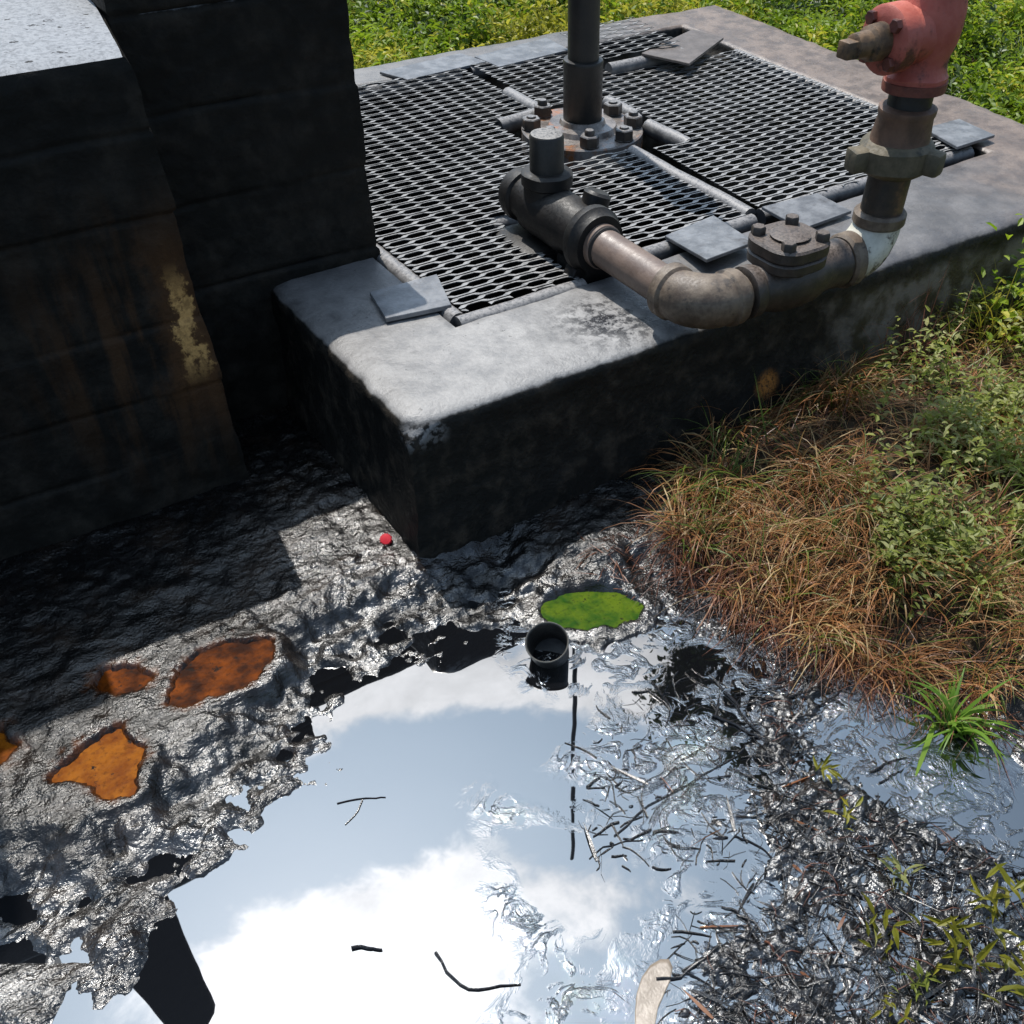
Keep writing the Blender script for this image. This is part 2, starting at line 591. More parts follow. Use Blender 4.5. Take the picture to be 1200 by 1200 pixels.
def mat_block():
    M = Mat('crude_blackened_concrete')
    p = M.xyz()
    nz = M.xyz(M.nor)['Z']
    med = M.noise(14, 6, 0.65)
    fine = M.noise(110, 4, 0.7)
    streak = M.noise(7, 5, 0.6, vec=M.scalev((3.0, 3.0, 0.5)))
    side = M.mix(M.ramp(med, 0.4, 0.8), (0.011, 0.0104, 0.0090), (0.036, 0.031, 0.025))
    brown = M.math('MULTIPLY', M.ramp(streak, 0.42, 0.62), M.spot((-0.34, 0.46, 0.38), 0.42, 0.9))
    side = M.mix(M.math('MULTIPLY', brown, 0.75), side, (0.075, 0.040, 0.020))
    # broken arris showing the bare concrete: a ragged upright sliver along the right edge
    scn = M.math('ADD', M.math('MULTIPLY', M.noise(13, 5, 0.7), 0.105), M.math('MULTIPLY', M.noise(45, 4, 0.7), 0.045))
    off = M.math('ABSOLUTE', M.math('ADD', p['X'], M.math('SUBTRACT', 0.350, scn)))
    bare = M.math('MULTIPLY', M.ramp(off, 0.030, 0.018), M.math('MULTIPLY', M.ramp(p['Z'], 0.27, 0.36), M.ramp(p['Z'], 0.56, 0.46)))
    bare = M.math('MULTIPLY', bare, M.ramp(M.noise(26, 5, 0.7), 0.36, 0.50))
    side = M.mix(M.ramp(off, 0.085, 0.02, 0.0, 0.5), side, M.mix(M.ramp(p['Z'], 0.1, 0.3), side, M.mix(M.ramp(p['Z'], 0.72, 0.5), side, (0.13, 0.062, 0.026))))
    side = M.mix(M.math('MULTIPLY', bare, M.ramp(M.noise(60, 4, 0.7), 0.3, 0.6, 0.45, 1.0)), side, (0.62, 0.36, 0.13))
    top = M.mix(M.ramp(fine, 0.35, 0.6), (0.17, 0.178, 0.19), (0.27, 0.28, 0.295))
    top = M.mix(M.ramp(M.noise(40, 3, 0.6), 0.63, 0.68), top, (0.03, 0.03, 0.03))
    up_ = M.ramp(M.math('ADD', nz, M.math('MULTIPLY', M.math('SUBTRACT', med, 0.5), 0.7)), 0.66, 0.84)
    up_ = M.math('MULTIPLY', up_, M.ramp(p['Z'], 0.895, 0.915))
    col = M.mix(up_, side, top)
    nb = M.bump(med, 0.55, 0.012)
    nb = M.bump(fine, 0.3, 0.004, nb)
    return M.set(col, M.ramp(med, 0.3, 0.7, 0.5, 0.7), spec=0.10, normal=nb)


def mat_metal(name, c1, c2, rust=None, rough=(0.45, 0.75), scale=22, metal=0.0, dust=None, bumpk=0.25, rthr=(0.55, 0.68), spec=0.5):
    M = Mat(name)
    n1 = M.noise(scale, 6, 0.65)
    n2 = M.noise(scale * 6, 4, 0.7)
    c = M.mix(M.ramp(n1, 0.35, 0.68), c1, c2)
    if rust:
        c = M.mix(M.ramp(M.noise(scale * 0.7, 6, 0.7), *rthr), c, rust)
    if dust:
        nz = M.xyz(M.nor)['Z']
        c = M.mix(M.math('MULTIPLY', M.ramp(nz, 0.35, 0.9), M.ramp(n2, 0.3, 0.6)), c, dust)
    nb = M.bump(n2, bumpk, 0.003)
    nb = M.bump(n1, bumpk, 0.006, nb)
    return M.set(c, M.ramp(n2, 0.3, 0.7, *rough), normal=nb, metal=metal, spec=spec)


def mat_leaf(name, c1, c2, trans=0.4, rough=0.45, tr=None):
    M = Mat(name)
    c = M.mix(M.isl(), c1, c2)
    c = M.mix(M.ramp(M.noise(3.0, 3), 0.35, 0.7), c, tuple(x * 0.72 for x in c1))
    M.set(c, rough, spec=0.35)
    tb = M.t.nodes.new('ShaderNodeBsdfTranslucent')
    M.put(tb.inputs['Color'], c if tr is None else tr)
    ms = M.t.nodes.new('ShaderNodeMixShader')
    ms.inputs[0].default_value = trans
    M.link(M.b.outputs[0], ms.inputs[1])
    M.link(tb.outputs[0], ms.inputs[2])
    M.link(ms.outputs[0], M.out.inputs['Surface'])
    return M.m


M_MUD = mat_mud()
M_OIL = mat_oil('crude_oil')
M_SLAB = mat_slab()
M_BLOCK = mat_block()
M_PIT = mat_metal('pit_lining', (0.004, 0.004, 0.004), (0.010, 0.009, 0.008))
M_GRATE = mat_metal('dusty_grating_steel', (0.045, 0.044, 0.042), (0.21, 0.206, 0.20), rough=(0.35, 0.55), scale=9, dust=(0.26, 0.255, 0.25))
M_GPIPE = mat_metal('grey_frame_pipe', (0.045, 0.045, 0.048), (0.11, 0.108, 0.105), rough=(0.35, 0.6), scale=20, dust=(0.22, 0.21, 0.205))
M_PLATE = mat_metal('grey_plate', (0.085, 0.088, 0.095), (0.18, 0.183, 0.19), rust=(0.05, 0.045, 0.042), rough=(0.33, 0.5), scale=17, bumpk=0.2, rthr=(0.55, 0.72))
M_PLATE2 = mat_metal('brown_plate', (0.07, 0.057, 0.05), (0.12, 0.10, 0.09), rough=(0.45, 0.65), scale=18)
M_BLACKIRON = mat_metal('oil_black_iron', (0.005, 0.005, 0.005), (0.014, 0.012, 0.011), rough=(0.4, 0.6), scale=24, dust=(0.026, 0.023, 0.020), spec=0.3)
M_TUBING = mat_metal('black_tubing', (0.008, 0.008, 0.008), (0.02, 0.017, 0.014), rough=(0.35, 0.55), scale=16)
M_BROWNPIPE = mat_metal('brown_painted_pipe', (0.12, 0.085, 0.068), (0.175, 0.125, 0.098), rust=(0.055, 0.036, 0.026), rough=(0.35, 0.55), scale=16, rthr=(0.58, 0.8))
M_ELBOW = mat_metal('weathered_iron', (0.075, 0.052, 0.036), (0.165, 0.125, 0.088), rust=(0.035, 0.026, 0.02), rough=(0.45, 0.65), scale=26)
M_CHECK = mat_metal('oily_brown_casting', (0.020, 0.016, 0.013), (0.05, 0.038, 0.030), rough=(0.35, 0.55), scale=30, dust=(0.11, 0.085, 0.070))
M_RISER = mat_metal('rusty_black_riser', (0.012, 0.011, 0.009), (0.045, 0.03, 0.02), rust=(0.15, 0.082, 0.04), rough=(0.4, 0.6), scale=15, rthr=(0.52, 0.7))
M_UNION = mat_metal('mossy_union', (0.06, 0.052, 0.03), (0.125, 0.10, 0.062), rust=(0.03, 0.027, 0.018), rough=(0.6, 0.8), scale=22)
M_COLLAR = mat_metal('brown_rust_collar', (0.085, 0.05, 0.033), (0.15, 0.085, 0.055), rough=(0.5, 0.7), scale=20)
M_RED = mat_metal('faded_red_paint', (0.36, 0.080, 0.055), (0.43, 0.115, 0.080), rust=(0.10, 0.03, 0.022), rough=(0.45, 0.7), scale=19, rthr=(0.54, 0.66), bumpk=0.3)
M_REDDK = mat_metal('dark_red_iron', (0.10, 0.028, 0.02), (0.18, 0.05, 0.03), rough=(0.5, 0.7), scale=30)
M_DKGREEN = mat_metal('dark_green_paint', (0.008, 0.014, 0.011), (0.02, 0.028, 0.02), rough=(0.4, 0.6), scale=30)
M_WHITEP = mat_metal('chipped_white_paint', (0.40, 0.38, 0.31), (0.62, 0.60, 0.52), rust=(0.055, 0.045, 0.03), rough=(0.45, 0.6), scale=13, rthr=(0.50, 0.58))
M_STEM = mat_metal('stem_rust', (0.07, 0.042, 0.022), (0.17, 0.10, 0.05), rust=(0.02, 0.016, 0.012), rough=(0.5, 0.7), scale=40)
M_FLANGE = mat_metal('oiled_flange', (0.10, 0.085, 0.075), (0.28, 0.25, 0.225), rust=(0.27, 0.105, 0.035), rough=(0.2, 0.4), scale=13, rthr=(0.50, 0.62))
M_BOLT = mat_metal('bolt_head', (0.02, 0.018, 0.017), (0.06, 0.045, 0.035), rust=(0.22, 0.10, 0.04), rough=(0.3, 0.55), scale=30, rthr=(0.6, 0.7), dust=(0.20, 0.19, 0.185))
M_CUP = mat_metal('black_rubber', (0.020, 0.019, 0.017), (0.045, 0.041, 0.036), rough=(0.35, 0.55), scale=40)
M_TWIG = mat_metal('oil_coated_twig', (0.004, 0.0036, 0.0035), (0.014, 0.011, 0.009), rough=(0.14, 0.32), scale=40, spec=0.6)
M_TWIGR = mat_metal('red_brown_twig', (0.06, 0.022, 0.014), (0.12, 0.045, 0.025), rough=(0.25, 0.45), scale=40)
M_DEADL = mat_leaf('dead_leaf', (0.16, 0.06, 0.025), (0.28, 0.12, 0.05), 0.2)


# ------------------------------------------------------------------ ground
H = 0.3315            # top of the concrete curb
ZP = -0.065           # level of the oil
SW, SD = 2.61, 2.18   # curb size
POOL = GP([(-260, 1260), (-120, 1120), (40, 1095), (95, 1105), (128, 1130), (150, 1095), (172, 1045), (215, 1000), (262, 978), (300, 952), (332, 925),
           (352, 893), (378, 858), (366, 822), (392, 792), (428, 768), (470, 752), (520, 748), (560, 736), (575, 712), (600, 700),
           (632, 722), (668, 738), (720, 742), (752, 728), (800, 714), (838, 732), (900, 752), (960, 772), (1030, 770), (1085, 786),
           (1110, 850), (1150, 880), (1220, 900), (1500, 960), (1700, 1400), (1000, 1900), (0, 1900), (-500, 1500)], ZP)
RAFT = GP([(905, 792), (960, 800), (935, 860), (950, 930), (1010, 930), (1060, 960), (1120, 985), (1200, 1010), (1300, 1200), (1100, 1350), (760, 1330),
           (800, 1180), (850, 1120), (915, 1060), (905, 980), (890, 900), (880, 850)], ZP)
SPIT = GP([(-50, 1120), (120, 1120), (150, 1060), (185, 1075), (165, 1120), (90, 1160), (60, 1230), (-60, 1230)], ZP)
MOUND = GP([(775, 560), (800, 520), (880, 490), (960, 450), (1010, 400), (1060, 340), (1250, 250), (1500, 300), (1600, 800), (1300, 840), (1172, 790),
            (1090, 770), (1000, 740), (930, 705), (850, 670), (790, 640)], 0.0)
RUST1 = GP([(66, 914), (84, 890), (104, 872), (140, 856), (164, 880), (160, 905), (150, 930), (128, 934), (112, 922), (90, 920)], -0.022)
RUST2 = GP([(205, 806), (212, 786), (240, 766), (276, 752), (310, 752), (318, 772), (300, 792), (262, 812), (225, 826), (203, 824)], -0.022)
RUST3 = GP([(118, 804), (128, 790), (158, 786), (178, 795), (162, 810), (132, 812)], -0.022)
RUST4 = GP([(-30, 890), (-12, 862), (6, 860), (12, 880), (2, 898), (-20, 910)], -0.022)
GREEN = GP([(640, 706), (664, 697), (700, 693), (732, 696), (750, 708), (744, 722), (720, 730), (690, 733), (655, 730), (640, 720)], -0.055)
CREAM = GP([(744, 1185), (746, 1165), (752, 1146), (762, 1132), (774, 1125), (784, 1125), (788, 1134), (786, 1148), (779, 1164), (771, 1182), (767, 1205), (764, 1240), (748, 1240), (744, 1210)], ZP)


def gheight(x, y):
    d = polydist(x, y, POOL)
    n8 = fbm(x * 9, y * 9, 0, 4, 3) - 0.5
    n25 = fbm(x * 26, y * 26, 0, 4, 21) - 0.5
    n60 = fbm(x * 70 + 3 * n8, y * 70, 0, 3, 33) - 0.5
    wr = 1 - np.abs(2 * fbm(x * 16 + 2 * n8, y * 34 + 2 * n25, 0, 4, 45) - 1)     # wrinkled tar skin
    de = d + 0.075 * n8 + 0.055 * n25
    shore = ZP + np.where(de < 0.10, np.clip(de * 0.14, -0.07, 0.014), 0.014 + np.clip((de - 0.10) * 0.32, 0, 0.032))
    lit = np.exp(-((x + 0.12) / 0.30) ** 2 - ((y - 0.0) / 0.40) ** 2) + 0.9 * sstep(0.35, 0.0, np.abs(d)) * sstep(0.25, -0.1, x)
    z = shore + (0.012 * n8 + (0.014 + 0.026 * sstep(0.16, 0.02, np.abs(de - 0.05))) * n25 + 0.004 * n60) + 0.010 * (wr - 0.6) * np.clip(lit, 0, 1)
    z = z + 0.02 * sstep(0.15, 0.6, d)
    # floating litter raft and the muddy spit at the left
    rd = polydist(x, y, RAFT) + 0.16 * n8 + 0.10 * n25
    z = np.where(rd < 0.02, np.maximum(z, ZP + 0.000 + 0.040 * n25 + 0.03 * n60 + 0.02 * sstep(0.02, -0.25, rd) * (n8 + 0.12) * 2), z)
    sd_ = polydist(x, y, SPIT) + 0.06 * n25
    z = np.where(sd_ < 0.0, np.maximum(z, ZP - 0.004 + 0.012 * sstep(0, -0.04, sd_) + 0.02 * n25), z)
    # hollow under the rusty water, green puddle
    global STAIN
    STAIN = np.zeros_like(d)
    for P in (RUST1, RUST2, RUST3, RUST4):
        dd = polydist(x, y, P) + 0.035 * n25 + 0.016 * n60
        STAIN = np.maximum(STAIN, sstep(0.030, 0.004, dd + 0.03 * n60 + 0.03 * n8))
        z = np.where(dd < 0.07, np.maximum(z, -0.014 - 0.05 * sstep(0.03, 0.07, dd)), z)
        z = np.where(dd < 0.03, z * sstep(-0.004, 0.010, dd) + (-0.034) * (1 - sstep(-0.004, 0.010, dd)), z)
    dd = polydist(x, y, GREEN) + 0.022 * n25 + 0.012 * n60
    z = np.where(dd < 0.05, np.maximum(z, ZP + 0.006), z)
    z = z * sstep(-0.004, 0.012, dd) + (-0.07) * (1 - sstep(-0.004, 0.012, dd)) + 0.004 * np.exp(-((dd - 0.020) / 0.014) ** 2)
    # grassy mound and the higher ground round the curb
    md = polydist(x, y, MOUND)
    z = z + 0.05 * sstep(0.05, -0.25, md + 0.05 * n8) + 0.03 * sstep(0.0, -0.2, md) * n8
    back = np.maximum(sstep(2.05, 2.5, y), sstep(2.5, 2.95, x))
    z = np.where(back > 0, z * (1 - back) + back * (0.13 + 0.06 * n8), z)
    far = np.hypot(x, y)
    z = z + sstep(5, 30, far) * 0.35 * (fbm(x * 0.3, y * 0.3, 0, 3, 77) - 0.5)
    global WET
    WET = np.clip(sstep(0.26, 0.03, d + 0.22 * n8) + 0.8 * np.exp(-((x + 0.10) / 0.16) ** 2 - ((y - 0.10) / 0.30) ** 2), 0, 1)
    WET *= 1 - sstep(0.08, -0.04, md + 0.1 * n8)
    soil = np.clip(np.maximum(back, sstep(0.06, -0.18, md + 0.14 * n8)), 0, 1)
    return z, soil


def axis_coords(a, b, step, lo, hi):
    c = list(np.arange(a, b, step))
    s, x = step, b
    while x < hi:
        c.append(x)
        s *= 1.12
        x += s
    c.append(hi)
    s, x = step * 1.12, a - step
    pre = []
    while x > lo:
        pre.append(x)
        s *= 1.12
        x -= s
    pre.append(lo)
    return np.array(pre[::-1] + c)


xs = axis_coords(-1.25, 1.35, 0.0055, -60, 60)
ys = axis_coords(-1.75, 0.62, 0.0055, -60, 60)
gx, gy = np.meshgrid(xs, ys)
gz, gs = gheight(gx, gy)
GWET = WET
GSTAIN = STAIN
nx, ny = len(xs), len(ys)
V = np.stack([gx.ravel(), gy.ravel(), gz.ravel()], 1)
ii, jj = np.meshgrid(np.arange(nx - 1), np.arange(ny - 1))
q = np.stack([jj * nx + ii, jj * nx + ii + 1, (jj + 1) * nx + ii + 1, (jj + 1) * nx + ii], -1).reshape(-1, 4)
cxy = (V[q[:, 0], :2] + V[q[:, 2], :2]) / 2
keep = ~((cxy[:, 0] > 0.16) & (cxy[:, 0] < 2.45) & (cxy[:, 1] > 0.17) & (cxy[:, 1] < 2.06))
gro = fast_mesh('ground', V, q[keep], M_MUD)
at = gro.data.attributes.new('soil', 'FLOAT', 'POINT')
at.data.foreach_set('value', gs.ravel().astype(np.float32))
at = gro.data.attributes.new('wet', 'FLOAT', 'POINT')
at.data.foreach_set('value', GWET.ravel().astype(np.float32))
at = gro.data.attributes.new('stain', 'FLOAT', 'POINT')
at.data.foreach_set('value', GSTAIN.ravel().astype(np.float32))
tag(gro, kind='structure')


def gz_at(x, y):
    return gheight(np.atleast_1d(np.asarray(x, float)), np.atleast_1d(np.asarray(y, float)))[0]


# the oil surface: one level sheet that shows wherever the ground dips below it
px_, py_ = np.linspace(-3.2, 3.0, 63), np.linspace(-5.0, 0.15, 53)
ox, oy = np.meshgrid(px_, py_)
V = np.stack([ox.ravel(), oy.ravel(), np.full(ox.size, ZP)], 1)
ii, jj = np.meshgrid(np.arange(62), np.arange(52))
q = np.stack([jj * 63 + ii, jj * 63 + ii + 1, (jj + 1) * 63 + ii + 1, (jj + 1) * 63 + ii], -1).reshape(-1, 4)
tag(fast_mesh('oil_pool', V, q, M_OIL), kind='structure')


def puddle(name, poly, z, mat, grow=0.02):
    poly = np.asarray(poly)
    c = poly.mean(0)
    n = 9
    V, F = [], []
    m = len(poly)
    out = poly + (poly - c) / np.linalg.norm(poly - c, axis=1)[:, None] * grow
    for k in range(n):
        for p in out:
            V.append((*(c + (p - c) * ((k + 0.3) / (n - 0.7))), z))
    for k in range(n - 1):
        for i in range(m):
            j = (i + 1) % m
            F.append((k * m + i, (k + 1) * m + i, (k + 1) * m + j, k * m + j))
    F.append(tuple(range(m)))
    mb = MB()
    mb.add(V, F)
    o = mb.build(name, mat)
    if o.data.polygons[0].normal.z < 0:
        o.data.flip_normals()
    return o


def mat_puddle(name, c1, c2, sc):
    M = Mat(name)
    n = M.noise(sc, 5, 0.6)
    c = M.mix(M.ramp(n, 0.35, 0.66), c1, c2)
    c = M.mix(M.math('MULTIPLY', M.ramp(M.noise(85, 4, 0.6), 0.5, 0.7), 0.5), c, tuple(x * 0.35 for x in c1))
    c = M.mix(M.ramp(M.noise(30, 5, 0.75), 0.60, 0.68), c, (0.008, 0.006, 0.005))
    return M.set(c, 0.5, spec=0.04, normal=M.bump(M.noise(60, 4), 0.25, 0.006))


M_RUSTW = mat_puddle('rusty_water', (0.12, 0.030, 0.002), (0.21, 0.066, 0.004), 26)
M_RUSTD = mat_puddle('dark_rusty_water', (0.018, 0.004, 0.0008), (0.14, 0.032, 0.002), 13)
M_GREENW = mat_puddle('green_puddle_water', (0.010, 0.045, 0.003), (0.065, 0.10, 0.004), 15)  # mottled green to yellow-green colour across the puddle
for P, nm in ((RUST1, 'rusty_puddle'), (RUST2, 'rusty_puddle'), (RUST3, 'rusty_puddle'), (RUST4, 'rusty_puddle')):
    tag(puddle(nm, P, -0.022, M_RUSTD if P is RUST2 or P is RUST3 else M_RUSTW, 0.022), kind='structure')
tag(puddle('green_puddle', GREEN, -0.060, M_GREENW, 0.012), kind='structure')

# ------------------------------------------------------------------ concrete curb with its pit
cellar = thing('concrete_curb', 'low rectangular oil-stained concrete curb around the grated well pit', 'concrete curb', (1.3, 1.1, 0))
OX0, OY0, OX1, OY1 = 0.297, 0.318, 2.262, 1.965
OYR = 0.395           # front edge of the opening at its right end


def densify(poly, step):
    out = []
    for i in range(len(poly)):
        a, b = np.array(poly[i]), np.array(poly[(i + 1) % len(poly)])
        n = max(1, int(np.linalg.norm(b - a) / step))
        out += [a + (b - a) * k / n for k in range(n)]
    return np.array(out)


def curb_mesh():
    # loft of rings: outer wall from the ground up, rounded edge, top, inner edge, down into the pit
    N = 130
    def ring(x0, y0, x1, y1, yr=None, notch=True):
        pts = []
        yr = y0 if yr is None else yr
        for k in range(N):
            pts.append((x0 + (x1 - x0) * k / N, y0 + (yr - y0) * k / N))
        for k in range(N):
            pts.append((x1, yr + (y1 - yr) * k / N))
        for k in range(N):
            pts.append((x1 + (x0 - x1) * k / N, y1))
        for k in range(N):
            pts.append((x0, y1 + (y0 - y1) * k / N))
        return np.array(pts)
    rings = []
    for z in np.linspace(-0.12, H - 0.022, 17):
        rings.append((ring(0, 0, SW, SD), z))
    for a in (30, 60, 90):
        ins = 0.020 * (1 - math.cos(R(a)))
        rings.append((ring(ins, ins, SW - ins, SD - ins), H - 0.020 + 0.020 * math.sin(R(a))))
    o_ = ring(0.02, 0.02, SW - 0.02, SD - 0.02)
    i_ = ring(OX0 - 0.01, OY0 - 0.01, OX1 + 0.01, OY1 + 0.01, OYR - 0.01)
    for t in np.linspace(0, 1, 14)[1:]:
        rings.append((o_ * (1 - t) + i_ * t, H))
    rings.append((ring(OX0, OY0, OX1, OY1, OYR), H - 0.012))
    for z in (0.25, 0.15, 0.0, -0.2):
        rings.append((ring(OX0, OY0, OX1, OY1, OYR), z))
    V = np.concatenate([np.column_stack([p, np.full(len(p), z)]) for p, z in rings])
    m = 4 * N
    F = []
    for k in range(len(rings) - 1):
        for i in range(m):
            j = (i + 1) % m
            F.append((k * m + i, k * m + j, (k + 1) * m + j, (k + 1) * m + i))
    x, y, z = V.T
    # ragged, worn concrete
    e = fbm(x * 5, y * 5, z * 5, 5, 2) - 0.5
    g = fbm(x * 22, y * 22, z * 22, 4, 8) - 0.5
    dx = np.minimum(x, SW - x)
    dy = np.minimum(y, SD - y)
    dedge = np.minimum(dx, dy)
    outer = dedge < 0.06
    cxn, cyn = (x - SW / 2), (y - SD / 2)
    nxy = np.stack([np.where(dx <= dy, np.sign(cxn), 0), np.where(dy < dx, np.sign(cyn), 0)], 1)
    side = outer & (z < H + 0.01)
    amp = 0.020 * e + 0.012 * g
    V[:, :2] += nxy * np.where(side, amp, 0)[:, None]
    V[:, 2] += np.where(z > H - 0.03, 0.010 * e + 0.004 * g - np.where(dedge < 0.05, 0.012 * (0.05 - dedge) / 0.05, 0), 0)
    # foot spreads a little
    V[:, :2] += nxy * np.where(outer, 0.018 * sstep(0.16, 0.0, z), 0)[:, None]
    # broken front corner
    ca = np.array([0.0, 0.0, H])
    r = np.linalg.norm(V - ca, axis=1)
    pl = (V - ca) @ nrm((-1, -1, 1.15))
    cut = -0.034 + 0.014 * g
    mv = np.where((r < 0.25) & (pl > cut), pl - cut, 0)
    V -= mv[:, None] * nrm((-1, -1, 1.15))
    return V, F


mb = MB()
mb.add(*curb_mesh())
mb.build('curb_wall', M_SLAB, cellar, sharp=60)
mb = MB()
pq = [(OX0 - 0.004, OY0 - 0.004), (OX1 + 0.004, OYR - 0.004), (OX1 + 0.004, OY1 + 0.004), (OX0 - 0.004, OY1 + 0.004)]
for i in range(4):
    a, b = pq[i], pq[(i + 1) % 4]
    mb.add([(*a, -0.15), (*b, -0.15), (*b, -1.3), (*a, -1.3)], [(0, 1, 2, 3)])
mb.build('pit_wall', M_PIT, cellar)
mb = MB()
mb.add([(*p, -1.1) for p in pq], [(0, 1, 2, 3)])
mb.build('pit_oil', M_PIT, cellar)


# ------------------------------------------------------------------ foundation blocks
def block_mesh(x0, x1, y0, y1, z1, grooves, batter, seed, skew=0.0, nxs=110, nys=40, nzs=210):
    V, F, idx = [], [], {}
    def face(fn, na, nb):
        o = len(V)
        for j in range(nb + 1):
            for i in range(na + 1):
                V.append(fn(i / na, j / nb))
        for j in range(nb):
            for i in range(na):
                a = o + j * (na + 1) + i
                F.append((a, a + 1, a + na + 2, a + na + 1))
    zb = -0.12
    face(lambda a, b: (x0 + (x1 - x0) * a, y0, zb + (z1 - zb) * b), nxs, nzs)
    face(lambda a, b: (x1, y0 + (y1 - y0) * a, zb + (z1 - zb) * b), nys, nzs)
    face(lambda a, b: (x1 + (x0 - x1) * a, y1, zb + (z1 - zb) * b), nxs, nzs)
    face(lambda a, b: (x0, y1 + (y0 - y1) * a, zb + (z1 - zb) * b), nys, nzs)
    face(lambda a, b: (x0 + (x1 - x0) * a, y0 + (y1 - y0) * b, z1), nxs, nys)
    V = np.array(V)
    x, y, z = V.T.copy()
    fx = np.where(x <= x0 + 1e-6, -1, np.where(x >= x1 - 1e-6, 1, 0))
    fy = np.where(y <= y0 + 1e-6, -1, np.where(y >= y1 - 1e-6, 1, 0))
    e = fbm(x * 4, y * 4, z * 4, 5, seed) - 0.5
    g = fbm(x * 24, y * 24, z * 24, 4, seed + 9) - 0.5
    amp = 0.016 * e + 0.007 * g
    for k, zg in enumerate(grooves):          # form-board joints, each lift set a few millimetres off the next
        w = fbm(x * 3, y * 3, 0, 3, seed + 30 + k) - 0.5
        amp = amp - 0.006 * np.exp(-((z - zg - 0.02 * w) / 0.0045) ** 2) * sstep(0.25, 0.5, fbm(x * 6, y * 6, 0, 3, seed + 50 + k))
        amp = amp + 0.0025 * (1 if k % 2 else -1) * (z > zg)
    # worn arris at the top
    rnd = np.where((z > z1 - 0.035) & ((fx != 0) | (fy != 0)), (z - (z1 - 0.035)) / 0.035, 0) ** 2 * (0.010 + 0.03 * np.maximum(0, g))
    b = batter * (1 - z / z1)
    V[:, 0] += fx * (amp - rnd + b)
    V[:, 1] += fy * (amp - rnd + b)
    V[:, 0] += np.maximum(V[:, 1] - y0, 0) * skew * (x > (x0 + x1) / 2)
    V[:, 2] += np.where(z > z1 - 1e-6, 0.012 * e + 0.005 * g - np.where((fx != 0) | (fy != 0), 0.010, 0), 0)
    return V, F


for nm, lab, args in (
    ('foundation_block', 'tall black oil-soaked concrete block at the left edge with a pale top and tan scar',
     (-1.75, -0.238, 0.487, 2.05, 0.930, (0.13, 0.27, 0.43, 0.65, 0.80), 0.010, 3, 0.15)),
    ('foundation_block', 'black concrete block behind, standing against the curb and its left grating',
     (-0.20, 0.306, 0.742, 2.6, 1.03, (0.36, 0.55, 0.74, 0.93), 0.004, 14))):
    mb = MB()
    mb.add(*block_mesh(*args))
    o = mb.build(nm, M_BLOCK, sharp=70)
    tag(o, lab, 'concrete block')


# ------------------------------------------------------------------ gratings
def in_rects(x, y, add, sub):
    a = any(r[0] <= x <= r[2] and r[1] <= y <= r[3] for r in add)
    return a and not any(r[0] <= x <= r[2] and r[1] <= y <= r[3] for r in sub)


def expanded_metal(add, sub, zf, A=0.0625, B=0.020, th=0.0018, seed=0):
    """staggered long-way mesh of expanded steel: each strand a bent tilted ribbon"""
    V, F = [], []
    x0, y0 = min(r[0] for r in add), min(r[1] for r in add)
    x1, y1 = max(r[2] for r in add), max(r[3] for r in add)
    m0, m1 = int(y0 / B) - 1, int(y1 / B) + 2
    k0, k1 = int(x0 / A) - 1, int(x1 / A) + 2
    for m in range(m0, m1):
        pts = []
        for k in range(k0, k1 + 1):
            hi = (k + m) % 2 == 0
            yy = B * m + (B - 0.0052 if hi else 0.0052)
            ym = B * m + B * 0.5
            pts += [(k * A - A * 0.30, yy, 0.0112), (k * A, yy, 0.0098), (k * A + A * 0.30, yy, 0.0112), (k * A + A * 0.5, ym, 0.0182)]
        for a, b in zip(pts[:-1], pts[1:]):
            mx, my = (a[0] + b[0]) / 2, (a[1] + b[1]) / 2
            if not in_rects(mx, my, add, sub):
                continue
            o = len(V)
            for p in (a, b):
                zc = zf(p[0], p[1])
                h_ = p[2] / 2 * (0.85 + 0.3 * float(vnoise(p[0] * 6, p[1] * 6, 0.5, seed + 60)))
                tilt = 0.0018
                V += [(p[0], p[1] - h_, zc + tilt), (p[0], p[1] + h_, zc - tilt * 0.6),
                      (p[0], p[1] + h_, zc - tilt * 0.6 - th), (p[0], p[1] - h_, zc + tilt - th)]
            F += [(o, o + 4, o + 5, o + 1), (o + 1, o + 5, o + 6, o + 2), (o + 2, o + 6, o + 7, o + 3), (o + 3, o + 7, o + 4, o)]
            F += [(o, o + 1, o + 2, o + 3), (o + 4, o + 7, o + 6, o + 5)]
    return np.array(V), F


def sag(seed, base, amp=0.020):
    def f(x, y):
        return base + amp * (float(vnoise(x * 2.2, y * 2.2, 0.5, seed)) - 0.5) + 0.004 * (float(vnoise(x * 9, y * 9, 0.5, seed + 3)) - 0.5)
    return f


PR = 0.026


def pipe_run(pts, r=PR, jit=0.003):
    P = []
    for a, b in zip(pts[:-1], pts[1:]):
        a, b = np.array(a, float), np.array(b, float)
        n = max(2, int(np.linalg.norm(b - a) / 0.05))
        P += [a + (b - a) * k / n for k in range(n)]
    P.append(np.array(pts[-1], float))
    P = np.array(P)
    P += (np.stack([fbm(P[:, 0] * 9, P[:, 1] * 9, s, 2, s) for s in (1, 2, 3)], 1) - 0.5) * 2 * jit
    return P


